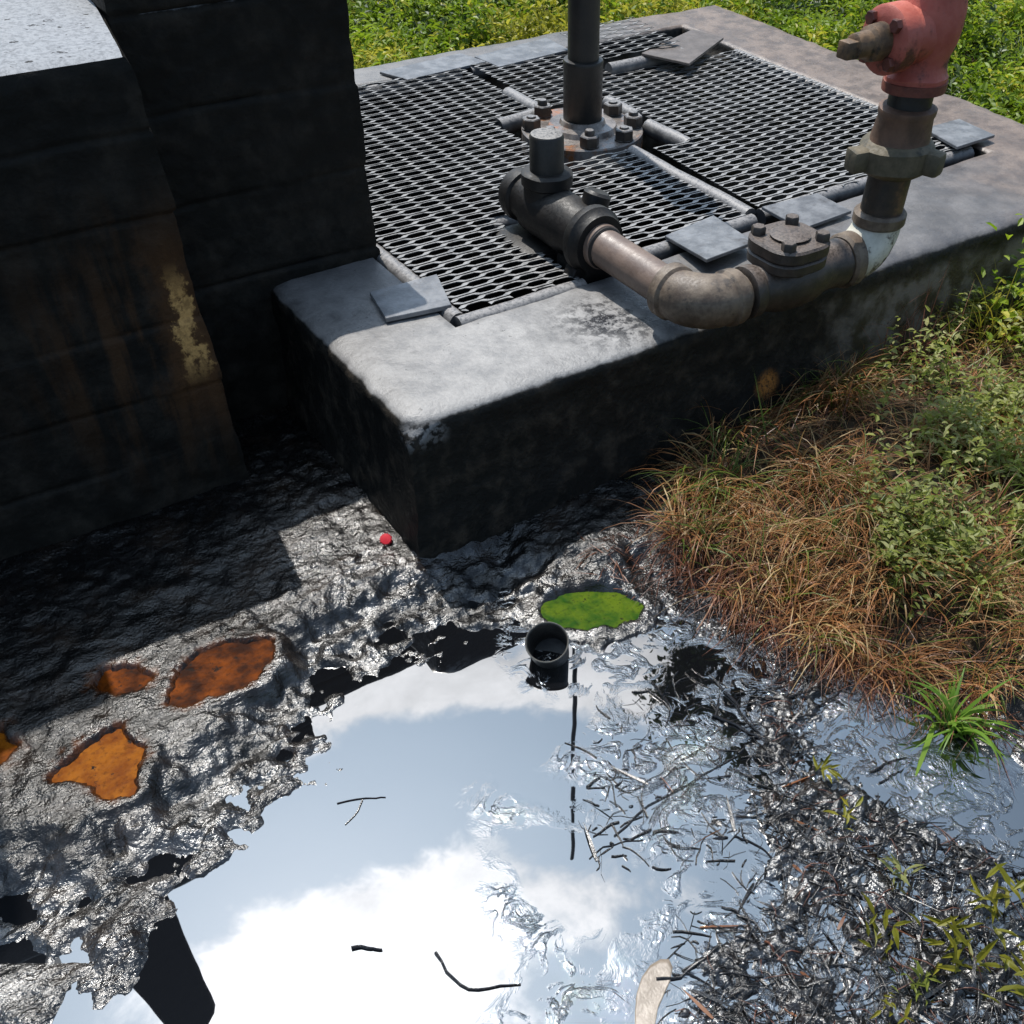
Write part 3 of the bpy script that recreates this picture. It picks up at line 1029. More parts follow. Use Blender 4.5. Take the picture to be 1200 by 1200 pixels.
def grating(label, add, sub, zf, pipes, seed):
    c = add[0]
    g = thing('steel_grating', label, 'grating', ((c[0] + c[2]) / 2, (c[1] + c[3]) / 2, H), 'expanded-metal gratings over the pit')
    mb = MB()
    mb.add(*expanded_metal(add, sub, zf, seed=seed))
    mb.build('mesh', M_GRATE, g, smooth=False)
    for p in pipes:
        mb = MB()
        P = pipe_run(p)
        mb.lathe(P[0], P[1] - P[0], [(-0.004, PR * 0.7), (-0.004, PR), (0, PR)], 14)
        mb.tube(P, PR, 14)
        mb.build('frame_pipe', M_GPIPE, g, wob=0.0012, wfreq=40)
    return g


zp_ = H - 0.018
grating('large expanded-metal grating on the left beside the black block', [(0.325, 0.350, 1.235, 1.945)],
        [(0.672, 0.30, 1.40, 0.785), (0.885, 0.30, 1.40, 0.99), (1.045, 0.95, 1.40, 1.405)], sag(1, H + 0.010),
        [[(0.318, 0.352, zp_), (0.318, 1.935, zp_)], [(0.31, 0.330, zp_), (0.672, 0.338, zp_)], [(0.672, 0.79, zp_ - 0.01), (0.98, 0.79, zp_ - 0.01)],
         [(1.065, 1.397, zp_ + 0.012), (1.235, 1.415, zp_ + 0.012)], [(1.236, 1.62, zp_ + 0.016), (1.238, 1.385, zp_ + 0.016)], [(0.33, 1.935, zp_), (1.22, 1.935, zp_)]], 1)
grating('small square grating between the black tee and the well flange', [(0.865, 0.415, 1.285, 1.00)], [(0.80, 0.40, 0.885, 0.50)], sag(5, H + 0.008),
        [[(0.86, 0.395, zp_), (1.30, 0.412, zp_)], [(1.302, 0.43, zp_ + 0.010), (1.297, 0.985, zp_ + 0.010)]], 5)
grating('large grating on the right behind the riser', [(1.345, 0.43, 2.235, 1.60)], [(1.30, 0.945, 1.50, 1.42)], sag(9, H + 0.010),
        [[(1.345, 0.425, zp_), (2.235, 0.448, zp_)], [(2.238, 0.46, zp_), (2.238, 1.60, zp_)], [(1.489, 1.385, zp_ + 0.014), (1.486, 1.215, zp_ + 0.014)],
         [(1.478, 1.135, zp_ + 0.012), (1.482, 0.935, zp_ + 0.012)]], 9)
grating('narrow grating at the back behind the well pipe', [(1.275, 1.43, 1.66, 1.945)], [], sag(13, H + 0.012),
        [[(1.27, 1.935, zp_), (1.66, 1.935, zp_)]], 13)


def zr(x, y):
    return H + 0.045 + 0.05 * (y - 1.6) + 0.02 * (x - 1.7)


grating('small buckled grating raised above its neighbours at the back', [(1.655, 1.64, 2.00, 1.95)], [], zr,
        [[(1.66, 1.62, H + 0.012), (1.99, 1.62, H + 0.016)]], 17)


# steel plates lying on the curb
def steel_plate(label, px, zs, th, mat, tilt=None):
    qd = [G(u, v, z) for (u, v), z in zip(px, zs)]
    c = np.mean(qd, 0)
    mb = MB()
    mb.plate(qd, th)
    o = mb.build('steel_plate', mat, smooth=False)
    tag(o, label, 'steel plate', 'plates lying on the curb')
    return o


steel_plate('grey plate at the front left corner beside the black block', [(433, 342), (512, 321), (529, 357), (452, 373)], [H + 0.014] * 4, 0.010, M_PLATE)
steel_plate('pale tilted plate just behind the elbow and bonnet', [(779, 276), (836, 252), (884, 283), (828, 304)], [H + 0.02, H + 0.022, H + 0.034, H + 0.042], 0.008, M_PLATE)
steel_plate('pale plate between the bonnet and the riser', [(893, 242), (958, 226), (998, 247), (940, 268)], [H + 0.026, H + 0.022, H + 0.016, H + 0.018], 0.008, M_PLATE)
steel_plate('dark grey plate right of the riser near the curb end', [(1083, 150), (1124, 139), (1166, 158), (1122, 172)], [H + 0.020, H + 0.018, H + 0.022, H + 0.030], 0.008, M_PLATE)
steel_plate('bent brownish plate bridging the gap at the far corner', [(752, 62), (812, 34), (848, 44), (808, 74)], [H + 0.05, H + 0.03, H + 0.024, H + 0.045], 0.008, M_PLATE2)
steel_plate('cracked flat plate at the back left beyond the mesh', [(445, 84), (540, 62), (570, 72), (478, 93)], [H + 0.012] * 4, 0.008, M_PLATE)
steel_plate('flat plate at the back just left of the well pipe', [(556, 66), (640, 44), (668, 58), (585, 78)], [H + 0.014] * 4, 0.008, M_PLATE)

# ------------------------------------------------------------------ wellhead
WX, WY = 1.27, 1.22
well = thing('wellhead', 'bolted wellhead flange with a tall black tubing rising through the gratings', 'wellhead', (WX, WY, H))
mb = MB()
mb.lathe((WX, WY, H - 0.06), (0, 0, 1), [(0, 0.185), (0.002, 0.196), (0.062, 0.196), (0.066, 0.192), (0.066, 0.115), (0.080, 0.108), (0.082, 0.075), (0.095, 0.070)], 48)
mb.lathe((WX, WY, -1.0), (0, 0, 1), [(0, 0.13), (0.9, 0.13)], 32)
mb.build('flange', M_FLANGE, well)
for k in range(8):
    a = k * PI / 4 + 0.32
    mb = MB()
    bx, by = WX + 0.165 * math.cos(a), WY + 0.165 * math.sin(a)
    mb.lathe((bx, by, H + 0.006), (0, 0, 1), [(0, 0.030), (0.004, 0.030)], 16)
    mb.prism((bx, by, H + 0.010), (0, 0, 1), 0.031, 0.030, 6, 0.10, ang=k * 1.3)
    mb.lathe((bx, by, H + 0.036), (0, 0, 1), [(0, 0.016), (0.004 + 0.005 * (k % 3), 0.016), (0.009 + 0.005 * (k % 3), 0.013)], 14)
    mb.build('bolt', M_BOLT, well)
mb = MB()
mb.lathe((WX, WY, H + 0.03), (0, 0, 1), [(0, 0.060), (0.003, 0.062), (0.160, 0.062), (0.166, 0.0635), (0.172, 0.061), (0.174, 0.050)], 36)
mb.build('coupling', M_TUBING, well)
mb = MB()
mb.tube([(WX, WY, z) for z in np.linspace(H + 0.15, 1.60, 12)], 0.0485, 32)
mb.build('tubing', M_TUBING, well)
mb = MB()
mb.lathe((WX, WY, 1.58), (0, 0, 1), [(0, 0.064), (0.14, 0.064), (0.16, 0.03)], 24)
mb.build('stuffing_box', M_TUBING, well)
mb = MB()
mb.tube([(WX, WY, z) for z in np.linspace(1.70, 3.75, 14)], 0.012, 16)
mb.build('polished_rod', M_TUBING, well)

# ------------------------------------------------------------------ flow line with check valve and red valve
ZA = H + 0.080
FX, FY = 0.725, -0.045       # pipe line x, cross line y
RX = 1.275                   # riser x
flow = thing('flow_line', 'oily pipe run from a black tee to a riser topped by a red valve', 'pipework', (FX, FY, H))


def coll(mb, o, d, r, w, lip=0.004, n=32):
    return mb.lathe(o, d, [(0, r - lip), (lip, r), (w - lip, r), (w, r - lip)], n)


# black tee / cross over the pit
mb = MB()
mb.lathe((FX, 0.745, ZA), (0, -1, 0), [(0, 0.030), (0.004, 0.050), (0.014, 0.062), (0.040, 0.066), (0.055, 0.064), (0.060, 0.056), (0.105, 0.056), (0.115, 0.070), (0.275, 0.070), (0.29, 0.064), (0.365, 0.060)], 36)
mb.lathe((FX, 0.585, -0.9), (0, 0, 1), [(0, 0.09), (0.98, 0.09), (1.06, 0.078), (1.23, 0.078)], 32)
mb.lathe((FX, 0.585, ZA + 0.03), (0, 0, 1), [(0, 0.062), (0.035, 0.060), (0.040, 0.066), (0.066, 0.066), (0.072, 0.058)], 32)
mb.lathe((FX + 0.05, 0.455, ZA + 0.02), (0.35, 0, 1), [(0, 0.036), (0.055, 0.036), (0.062, 0.028)], 18)
mb.box((FX - 0.01, 0.62, ZA - 0.14), (0.095, 0.10, 0.07), bev=0.02)
mb.box((FX + 0.01, 0.42, ZA - 0.10), (0.06, 0.06, 0.05), bev=0.02)
for s in (-1, 1):
    mb.prism((FX + s * 0.05, 0.40, ZA - 0.075), (0, -1, 0), 0.022, 0.04, 6)
tee = mb.build('tee', M_BLACKIRON, flow, wob=0.002)
mb = MB()
mb.lathe((FX, 0.585, ZA + 0.09), (0, 0, 1), [(0, 0.044), (0.092, 0.0435), (0.098, 0.040), (0.099, 0.036)], 32)
mb.build('plug', mat_metal('dusty_black_plug', (0.012, 0.012, 0.011), (0.022, 0.02, 0.018), rough=(0.4, 0.6), dust=(0.22, 0.205, 0.19)), tee)
mb = MB()
mb.lathe((FX, 0.40, ZA), (0, -1, 0), [(0, 0.074), (0.012, 0.082), (0.032, 0.082), (0.040, 0.074), (0.058, 0.070), (0.060, 0.050)], 36)
mb.build('hex_collar', M_BLACKIRON, flow)
mb = MB()
mb.lathe((FX, 0.37, ZA), (0, -1, 0), [(0, 0.0535), (0.045, 0.0535), (0.050, 0.046), (0.052, 0.0455), (0.37, 0.0455)], 32)
mb.build('pipe', M_BROWNPIPE, flow, wob=0.0008)
mb = MB()
coll(mb, (FX, 0.316, ZA), (0, 1, 0), 0.0505, 0.012)
mb.build('dark_band', M_BLACKIRON, flow)
# first elbow, turning along the curb
BR = 0.085
mb = MB()
P = [(FX + BR - BR * math.cos(t), FY + BR - BR * math.sin(t), ZA) for t in np.linspace(0, PI / 2, 15)]
mb.tube(P, [0.0565 + 0.004 * math.sin(t * 2) for t in np.linspace(0, PI / 2, 15)], 32)
coll(mb, (FX, FY + BR + 0.030, ZA), (0, -1, 0), 0.0635, 0.040, 0.007)
coll(mb, (FX + BR - 0.008, FY, ZA), (1, 0, 0), 0.0635, 0.040, 0.007)
mb.build('elbow', M_ELBOW, flow, wob=0.0018)
mb = MB()
mb.lathe((FX + BR, FY, ZA), (1, 0, 0), [(0, 0.047), (0.12, 0.047)], 30)
mb.build('nipple', M_ELBOW, flow)
# check valve
cvx = 0.985
cv = MB()
cv.lathe((0.855, FY, ZA), (1, 0, 0), [(0, 0.050), (0.006, 0.060), (0.032, 0.060), (0.040, 0.054), (0.06, 0.056), (0.10, 0.066), (0.15, 0.070), (0.20, 0.066), (0.24, 0.054), (0.27, 0.053), (0.285, 0.056), (0.31, 0.056), (0.315, 0.050)], 32)
cv.lathe((cvx, FY, ZA), (0, 0, 1), [(0, 0.062), (0.035, 0.060), (0.06, 0.066), (0.075, 0.074)], 28)
cvo = cv.build('check_valve', M_CHECK, flow, wob=0.002)


def rounded_square(mb, c, hw, rad, z0, z1, ch=0.006, mi=0):
    ring = []
    for q_ in range(4):
        ccx, ccy = ((1, 1), (-1, 1), (-1, -1), (1, -1))[q_]
        for t in np.linspace(0, PI / 2, 7):
            a = q_ * PI / 2 + t
            ring.append((ccx * (hw - rad) + rad * math.cos(a), ccy * (hw - rad) + rad * math.sin(a)))
    ring = np.array(ring)
    n = len(ring)
    V, F = [], []
    for z, s in ((z0, 1 - ch / hw), (z0 + ch, 1), (z1 - ch, 1), (z1, 1 - ch / hw)):
        V += [(c[0] + p[0] * s, c[1] + p[1] * s, z) for p in ring]
    for k in range(3):
        for i in range(n):
            j = (i + 1) % n
            F.append((k * n + i, k * n + j, (k + 1) * n + j, (k + 1) * n + i))
    F += [tuple(reversed(range(n))), tuple(3 * n + i for i in range(n))]
    mb.add(V, F, mi)


mb = MB()
rounded_square(mb, (cvx, FY), 0.082, 0.056, ZA + 0.046, ZA + 0.072, 0.004)
rounded_square(mb, (cvx, FY), 0.083, 0.056, ZA + 0.073, ZA + 0.104, 0.005)
mb.lathe((cvx, FY, ZA + 0.102), (0, 0, 1), [(0, 0.044), (0.008, 0.048), (0.012, 0.030)], 28)
bon = mb.build('bonnet', M_CHECK, cvo, wob=0.0015)
for sx, sy in ((1, 1), (-1, 1), (-1, -1), (1, -1)):
    mb = MB()
    mb.prism((cvx + sx * 0.052, FY + sy * 0.052, ZA + 0.102), (0, 0, 1), 0.0175, 0.020, 6, 0.15, ang=0.4 * sx + sy)
    mb.build('bolt', M_CHECK, cvo)
mb = MB()
mb.lathe((1.16, FY, ZA), (1, 0, 0), [(0, 0.048), (0.09, 0.048)], 30)
mb.build('nipple', M_RISER, flow)
# white elbow turning up
e2 = 0.075
mb = MB()
P = [(RX - e2 + e2 * math.sin(t), FY, ZA + e2 - e2 * math.cos(t)) for t in np.linspace(0, PI / 2, 13)]
mb.tube(P, [0.057 + 0.004 * math.sin(t * 2) for t in np.linspace(0, PI / 2, 13)], 32)
mb.build('elbow', M_WHITEP, flow, wob=0.0018)
mb = MB()
coll(mb, (RX - e2 - 0.030, FY, ZA), (1, 0, 0), 0.064, 0.040, 0.007)
coll(mb, (RX, FY, ZA + e2 - 0.006), (0, 0, 1), 0.064, 0.034, 0.007)
mb.build('elbow_collar', M_ELBOW, flow, wob=0.0015)
mb = MB()
mb.lathe((RX, FY, ZA + e2), (0, 0, 1), [(0, 0.051), (0.125, 0.051), (0.13, 0.056), (0.170, 0.056), (0.176, 0.050), (0.20, 0.050)], 32)
mb.build('riser_pipe', M_RISER, flow, wob=0.0015)
U0 = H + 0.268
mb = MB()
mb.lathe((RX, FY, U0), (0, 0, 1), [(0, 0.060), (0.010, 0.076), (0.018, 0.085), (0.062, 0.085), (0.070, 0.077), (0.076, 0.060)], 36)
for a in (PI * 0.93, PI * 1.6, PI * 0.27):
    dx, dy = math.cos(a), math.sin(a)
    mb.box((RX + dx * 0.088, FY + dy * 0.088, U0 + 0.040), (0.028, 0.024, 0.025), rot=[[dx, -dy, 0], [dy, dx, 0], [0, 0, 1]], bev=0.010)
mb.build('hammer_union', M_UNION, flow, wob=0.003, wfreq=22)
mb = MB()
mb.lathe((RX, FY, U0 + 0.066), (0, 0, 1), [(0, 0.070), (0.055, 0.063), (0.062, 0.066), (0.074, 0.066), (0.078, 0.056)], 36)
mb.build('collar', M_COLLAR, flow, wob=0.0015)
mb = MB()
mb.lathe((RX, FY, U0 + 0.14), (0, 0, 1), [(0, 0.050), (0.07, 0.050)], 32)
mb.build('nipple', M_TUBING, flow)
VZ = U0 + 0.176
mb = MB()
mb.lathe((RX, FY, VZ), (0, 0, 1), [(0, 0.058), (0.006, 0.068), (0.030, 0.069), (0.036, 0.064), (0.055, 0.059), (0.075, 0.061), (0.100, 0.068), (0.130, 0.071), (0.160, 0.067), (0.185, 0.060), (0.225, 0.060), (0.245, 0.066), (0.27, 0.066), (0.275, 0.056)], 36)
mb.lathe((RX - 0.02, FY, VZ + 0.112), (-1, 0, 0), [(0, 0.060), (0.05, 0.056), (0.056, 0.066), (0.084, 0.066), (0.090, 0.060), (0.094, 0.038)], 32)
val = mb.build('red_valve', M_RED, flow, wob=0.002)
mb = MB()
mb.lathe((RX, FY, VZ - 0.001), (0, 0, 1), [(0, 0.058), (0.003, 0.0715), (0.022, 0.0715), (0.024, 0.060)], 36)
mb.build('base_ring', M_REDDK, val)
for k in range(4):
    a = k * PI / 2 + PI / 4
    mb = MB()
    mb.prism((RX - 0.110, FY + 0.050 * math.cos(a), VZ + 0.112 + 0.050 * math.sin(a)), (-1, 0, 0), 0.014, 0.014, 6)
    mb.build('bolt', M_REDDK, val)
mb = MB()
mb.lathe((RX - 0.11, FY, VZ + 0.112), (-1, 0, 0), [(0, 0.036), (0.040, 0.034), (0.046, 0.026), (0.085, 0.024), (0.088, 0.020)], 20)
mb.box((RX - 0.205, FY, VZ + 0.109), (0.020, 0.017, 0.017), bev=0.004)
mb.build('stem', M_STEM, val, wob=0.002)
mb = MB()
mb.lathe((RX, FY, VZ + 0.272), (0, 0, 1), [(0, 0.050), (0.25, 0.050), (0.255, 0.062), (0.32, 0.062), (0.325, 0.03)], 30)
mb.build('top_pipe', M_REDDK, flow)
# the riser leans a little away from plumb
for o_ in list(flow.children) + [c_ for p_ in flow.children for c_ in p_.children]:
    for v_ in o_.data.vertices:
        if v_.co.x > 1.18 and v_.co.z > ZA:
            v_.co.x += (v_.co.z - ZA) * 0.066 * min(1.0, (v_.co.x - 1.18) / 0.04)

# ------------------------------------------------------------------ pumping unit on the blocks (seen mirrored in the oil)
unit = thing('pumping_unit', 'dark steel pumping unit frame standing on the black blocks, seen mirrored in oil', 'pumping unit', (-0.8, 1.2, 0.93))
mb = MB()
for yy in (0.72, 1.75):
    mb.box((-1.18, yy, 0.985), (0.6, 0.055, 0.008), bev=0.002)
    mb.box((-1.18, yy, 1.045), (0.6, 0.008, 0.052), bev=0.002)
    mb.box((-1.18, yy, 1.105), (0.6, 0.055, 0.008), bev=0.002)
mb.box((-1.6, 1.23, 1.05), (0.05, 0.49, 0.04), bev=0.004)
mb.box((-0.72, 1.23, 1.05), (0.05, 0.49, 0.04), bev=0.004)
mb.build('skid', M_BLACKIRON, unit)
mb = MB()
guard = [(-0.825, 1.11), (-0.854, 2.086), (-0.886, 2.846), (-0.905, 2.91), (-0.95, 2.975), (-1.01, 3.01), (-1.06, 2.99), (-1.10, 2.82), (-1.127, 2.40), (-1.12, 1.11)]
n = len(guard)
mb.add([(x, 0.98, z) for x, z in guard] + [(x, 1.12, z) for x, z in guard],
       [tuple(range(n)), tuple(range(2 * n - 1, n - 1, -1))] + [(i, n + i, n + (i + 1) % n, (i + 1) % n) for i in range(n)])
mb.build('belt_guard', M_BLACKIRON, unit, sharp=25)
mb = MB()
mb.box((-1.40, 1.10, 1.65), (0.088, 0.13, 0.545), bev=0.012)
mb.build('gearbox', M_BLACKIRON, unit)
mb = MB()
mb.box((-1.22, 0.95, 1.31), (0.56, 0.30, 0.19), bev=0.03)
mb.box((-1.05, 0.90, 1.50), (0.30, 0.20, 0.03), bev=0.012)
mb.build('shadow_housing', M_BLACKIRON, unit)  # unseen body added on the skid to carry the shadow farther over the mud

# ------------------------------------------------------------------ small things on the mud
c0 = G(646, 764, ZP)
ax = nrm((-0.34, -0.30, 1.0))
o0 = np.array([c0[0], c0[1], ZP - 0.012])
cup = thing('cup', 'small open black cup tilted in the oil beside the green puddle', 'cup', tuple(c0[:2]) + (ZP,))
mb = MB()
mb.lathe(o0, ax, [(0, 0.036), (0.003, 0.040), (0.078, 0.0455), (0.079, 0.0465), (0.0795, 0.0445), (0.078, 0.0430), (0.012, 0.037), (0.010, 0.002)], 36)
mb.build('cup_body', M_CUP, cup, wob=0.0008)
mb = MB()
mb.lathe(o0 + ax * 0.0795, ax, [(0, 0.0470), (0.0015, 0.0474), (0.0025, 0.0460), (0.0015, 0.0445), (0, 0.0445), (0, 0.0470)], 36, cap=False)
mb.build('rim', mat_metal('worn_rim', (0.07, 0.068, 0.06), (0.12, 0.115, 0.10), rough=(0.3, 0.5)), cup)

p = G(452, 628, 0.0)
zc = float(gz_at(p[0], p[1])[0])
mb = MB()
cd = nrm((-0.35, -0.5, 0.8))
prof = [(0, 0.0135), (0.007, 0.0135), (0.010, 0.0125), (0.011, 0.006)]
mb.lathe((p[0], p[1], zc + 0.001), cd, prof, 20)
for k in range(14):
    a = k * 2 * PI / 14
    x_, y_, _ = basis(cd)
    q0 = np.array((p[0], p[1], zc + 0.001)) + (x_ * math.cos(a) + y_ * math.sin(a)) * 0.0138
    mb.tube([q0, q0 + cd * 0.008], 0.0014, 6)
tag(mb.build('bottle_cap', mat_metal('red_plastic', (0.50, 0.012, 0.02), (0.60, 0.02, 0.03), rough=(0.25, 0.4))),
    'tiny bright red bottle cap on the wet mud by the curb corner', 'bottle cap')

# pale scrap half under the oil at the bottom edge
o = puddle('plastic_scrap', CREAM, ZP + 0.003, mat_metal('cream_plastic', (0.17, 0.135, 0.10), (0.30, 0.25, 0.20), rough=(0.3, 0.45), scale=30), grow=0.0)
sol = o.modifiers.new('thick', 'SOLIDIFY')
sol.thickness = 0.004
tag(o, 'cream coloured plastic scrap floating at the bottom edge of the oil', 'plastic scrap')


# ------------------------------------------------------------------ twigs
def twig_pts(p0, p1, bend, n=9, zoff=0.002, lift=0.0, seed=0):
    p0, p1 = np.asarray(p0[:2]), np.asarray(p1[:2])
    t = np.linspace(0, 1, n)
    d = p1 - p0
    L = np.linalg.norm(d)
    nn = np.array([-d[1], d[0]]) / (L + 1e-9)
    off = bend * L * np.sin(PI * t) + 0.10 * L * (vnoise(t * 4, seed, 0.3, seed) - 0.5) + 0.04 * L * (vnoise(t * 11, seed, 0.7, seed) - 0.5)
    xy = p0 + d * t[:, None] + nn * off[:, None]
    z = np.maximum(gz_at(xy[:, 0], xy[:, 1]), ZP) + zoff + lift * np.sin(PI * t)
    return np.column_stack([xy, z])


TW = [((395, 940), (452, 934), 0.05, 0.0022, [((425, 938), (405, 967))], 'forked black twig floating alone on the clear oil'),
      ((510, 1118), (612, 1150), -0.22, 0.0042, [], 'black bow-shaped stick arching on the oil'),
      ((762, 800), (782, 852), 0.15, 0.0030, [], 'short crooked black twig right of the cup'),
      ((770, 1150), (840, 1108), -0.12, 0.0045, [], 'dark bent stick beside the cream scrap'),
      ((836, 838), (888, 866), 0.03, 0.0060, [], 'thick pale-glinting stalk across the dark reflection'),
      ((848, 812), (890, 862), 0.02, 0.0050, [], 'straight stalk crossing another over the dark reflection'),
      ((720, 980), (870, 890), 0.06, 0.0030, [((800, 935), (830, 905)), ((760, 958), (752, 930))], 'long branched twig pointing up to the right on the oil'),
      ((690, 1005), (755, 985), 0.12, 0.0022, [((730, 992), (760, 1016))], 'thin hooked twig in the middle of the oil'),
      ((860, 980), (905, 1005), 0.10, 0.0028, [((875, 988), (870, 965))], 'stubby twig at the left edge of the litter raft'),
      ((1020, 905), (1062, 888), 0.02, 0.0035, [], 'straight black splinter floating on the lavender reflection'),
      ((1030, 918), (1058, 902), -0.02, 0.0030, [], 'short splinter lying beside the straight black splinter'),
      ((962, 830), (1000, 800), 0.05, 0.0030, [((975, 820), (990, 828))], 'small forked twig below the dry grass edge'),
      ((412, 1112), (448, 1114), 0.06, 0.0050, [], 'small dark floating husk left of the bow-shaped stick'),
      ((800, 1140), (850, 1172), 0.06, 0.0030, [], 'thin straight twig right of the cream scrap'),
      ((895, 1105), (930, 1150), 0.05, 0.0032, [((910, 1125), (940, 1118))], 'reddish brown forked twig on the litter at the bottom')]
for i, (a, b, bend, r, br, lab) in enumerate(TW):
    mb = MB()
    A, B = G(*a, ZP), G(*b, ZP)
    P = twig_pts(A, B, bend, 11, r * 0.6, seed=i)
    mb.tube(P, np.linspace(r * 0.72, r * 0.35, 11) * (0.7 + 0.6 * vnoise(np.arange(11) * 1.7, i, 0.5, i)), 7)
    for c, d in br:
        Q = twig_pts(G(*c, ZP), G(*d, ZP), 0.1, 6, r * 0.6, seed=i + 40)
        mb.tube(Q, np.linspace(r * 0.7, r * 0.4, 6), 6)
    tag(mb.build('twig', M_TWIGR if i == 14 else M_TWIG), lab, 'twig', 'twigs floating on the oil')


def inside(poly, n, margin=0.0, rng=RNG, wfun=None):
    poly = np.asarray(poly)
    lo, hi = poly.min(0), poly.max(0)
    out = []
    while sum(len(o) for o in out) < n:
        P = rng.uniform(lo, hi, (n * 3, 2))
        P = P[polydist(P[:, 0], P[:, 1], poly) < -margin]
        if wfun is not None:
            P = P[rng.random(len(P)) < wfun(P[:, 0], P[:, 1])]
        out.append(P)
    return np.concatenate(out)[:n]


def stick_cloud(P, L, r, heading, droop, seg=5, sides=4, rise=0.0, rng=RNG):
    """vectorised thin bent sticks lying on the surface"""
    n = len(P)
    t = np.linspace(0, 1, seg)
    bend = rng.normal(0, 0.40, n)
    kink = np.cumsum(rng.normal(0, 0.22, (n, seg)), 1)
    ang = heading[:, None] + bend[:, None] * (t - 0.5)[None] * 2 + kink
    st = L[:, None] / (seg - 1)
    X = P[:, 0, None] + np.cumsum(np.cos(ang) * st, 1) - np.cos(heading)[:, None] * L[:, None] / 2
    Y = P[:, 1, None] + np.cumsum(np.sin(ang) * st, 1) - np.sin(heading)[:, None] * L[:, None] / 2
    g = np.maximum(gheight(X.ravel(), Y.ravel())[0].reshape(X.shape), ZP)
    base = g.mean(1, keepdims=True) * 0.5 + g * 0.5
    Z = np.maximum(base, ZP) + r[:, None] * 0.7 + rise * rng.random(n)[:, None] * np.sin(PI * t)[None] + rng.uniform(-.3, .5, n)[:, None] * (t[None] - .5) * rise
    Z = np.maximum(Z, ZP + r[:, None] * 0.2)
    C = np.stack([X, Y, Z], -1)
    sx, sy = -np.sin(ang), np.cos(ang)
    V = []
    for k in range(sides):
        a = 2 * PI * k / sides + PI / 4
        rr = r[:, None] * (1 - 0.5 * t)[None]
        V.append(np.stack([X + sx * rr * math.cos(a), Y + sy * rr * math.cos(a), Z + rr * math.sin(a)], -1))
    V = np.stack(V, 2).reshape(-1, 3)             # n, seg, sides
    i = np.arange(n)[:, None, None] * seg * sides
    s = np.arange(seg - 1)[None, :, None] * sides
    k = np.arange(sides)[None, None, :]
    a = i + s + k
    b = i + s + (k + 1) % sides
    F = np.stack([a, b, b + sides, a + sides], -1).reshape(-1, 4)
    return V, F


def merge(parts):
    Vs, Fs, Ms, o = [], [], [], 0
    for V, F, m in parts:
        Vs.append(V)
        Fs.append(F + o)
        Ms.append(np.broadcast_to(m, (len(F),)))
        o += len(V)
    return np.concatenate(Vs), np.concatenate(Fs), np.concatenate(Ms)


# ------------------------------------------------------------------ grass and weeds
def blades(P, L, W, head, lean, droop, seg=5, rng=RNG, zbase=None):
    """vectorised bent grass blades as tapering folded ribbons"""
    n = len(P)
    t = np.linspace(0, 1, seg)[None]
    z0 = gheight(P[:, 0], P[:, 1])[0] if zbase is None else zbase
    el = lean[:, None] - droop[:, None] * t ** 1.4          # elevation angle along the blade
    st = L[:, None] / (seg - 1)
    dxy = np.cumsum(np.cos(el) * st, 1) - np.cos(el[:, :1]) * st
    dz = np.cumsum(np.sin(el) * st, 1) - np.sin(el[:, :1]) * st
    X = P[:, 0, None] + np.cos(head)[:, None] * dxy
    Y = P[:, 1, None] + np.sin(head)[:, None] * dxy
    Z = z0[:, None] + dz
    Z = np.maximum(Z, ZP + 0.002)
    w = W[:, None] * np.clip(1.02 - t ** 2.2, 0.03, 1) * np.minimum(1, 0.55 + 2 * t)
    tw = rng.normal(0, 0.5, n)[:, None]
    sx, sy = -np.sin(head)[:, None] * np.cos(tw), np.cos(head)[:, None] * np.cos(tw)
    sz = np.sin(tw)
    Lf = np.stack([X - sx * w / 2, Y - sy * w / 2, Z - sz * w / 2], -1)
    Rt = np.stack([X + sx * w / 2, Y + sy * w / 2, Z + sz * w / 2], -1)
    V = np.stack([Lf, Rt], 2).reshape(-1, 3)
    i = np.arange(n)[:, None] * seg * 2
    s = np.arange(seg - 1)[None] * 2
    a = i + s
    F = np.stack([a, a + 1, a + 3, a + 2], -1).reshape(-1, 4)
    return V, F


def leaves(C, L, W, head, pitch, rng=RNG, fold=0.25):
    """vectorised folded pointed leaves: two quads either side of the midrib"""
    n = len(C)
    d = np.stack([np.cos(head) * np.cos(pitch), np.sin(head) * np.cos(pitch), np.sin(pitch)], 1)
    s = np.stack([-np.sin(head), np.cos(head), np.zeros(n)], 1)
    s = s + rng.normal(0, 0.35, (n, 3))
    s -= d * (s * d).sum(1, keepdims=True)
    s /= np.linalg.norm(s, axis=1, keepdims=True)
    u = np.cross(d, s)
    L, W = L[:, None], W[:, None]
    b = C
    m1 = C + d * L * 0.45 - u * L * 0.02
    tip = C + d * L - u * L * 0.14
    l1 = C + d * L * 0.30 + s * W * 0.5 + u * W * fold
    l2 = C + d * L * 0.68 + s * W * 0.36 + u * W * fold * 0.6
    r1 = C + d * L * 0.30 - s * W * 0.5 + u * W * fold
    r2 = C + d * L * 0.68 - s * W * 0.36 + u * W * fold * 0.6
    V = np.stack([b, m1, tip, l1, l2, r1, r2], 1).reshape(-1, 3)
    i = np.arange(n)[:, None] * 7
    F = np.concatenate([i + np.array([[0, 1, 4, 3]]), i + np.array([[1, 2, 4, 4]])[:, [0, 1, 2, 2]] * 0 + i * 0 + np.array([[0, 5, 6, 1]])], 0)
    T = np.concatenate([i + np.array([[1, 2, 4]]), i + np.array([[1, 6, 2]])], 0)
    Q3 = np.concatenate([np.concatenate([F[:, [0, 1, 2]], F[:, [0, 2, 3]]]), T])
    return V, Q3



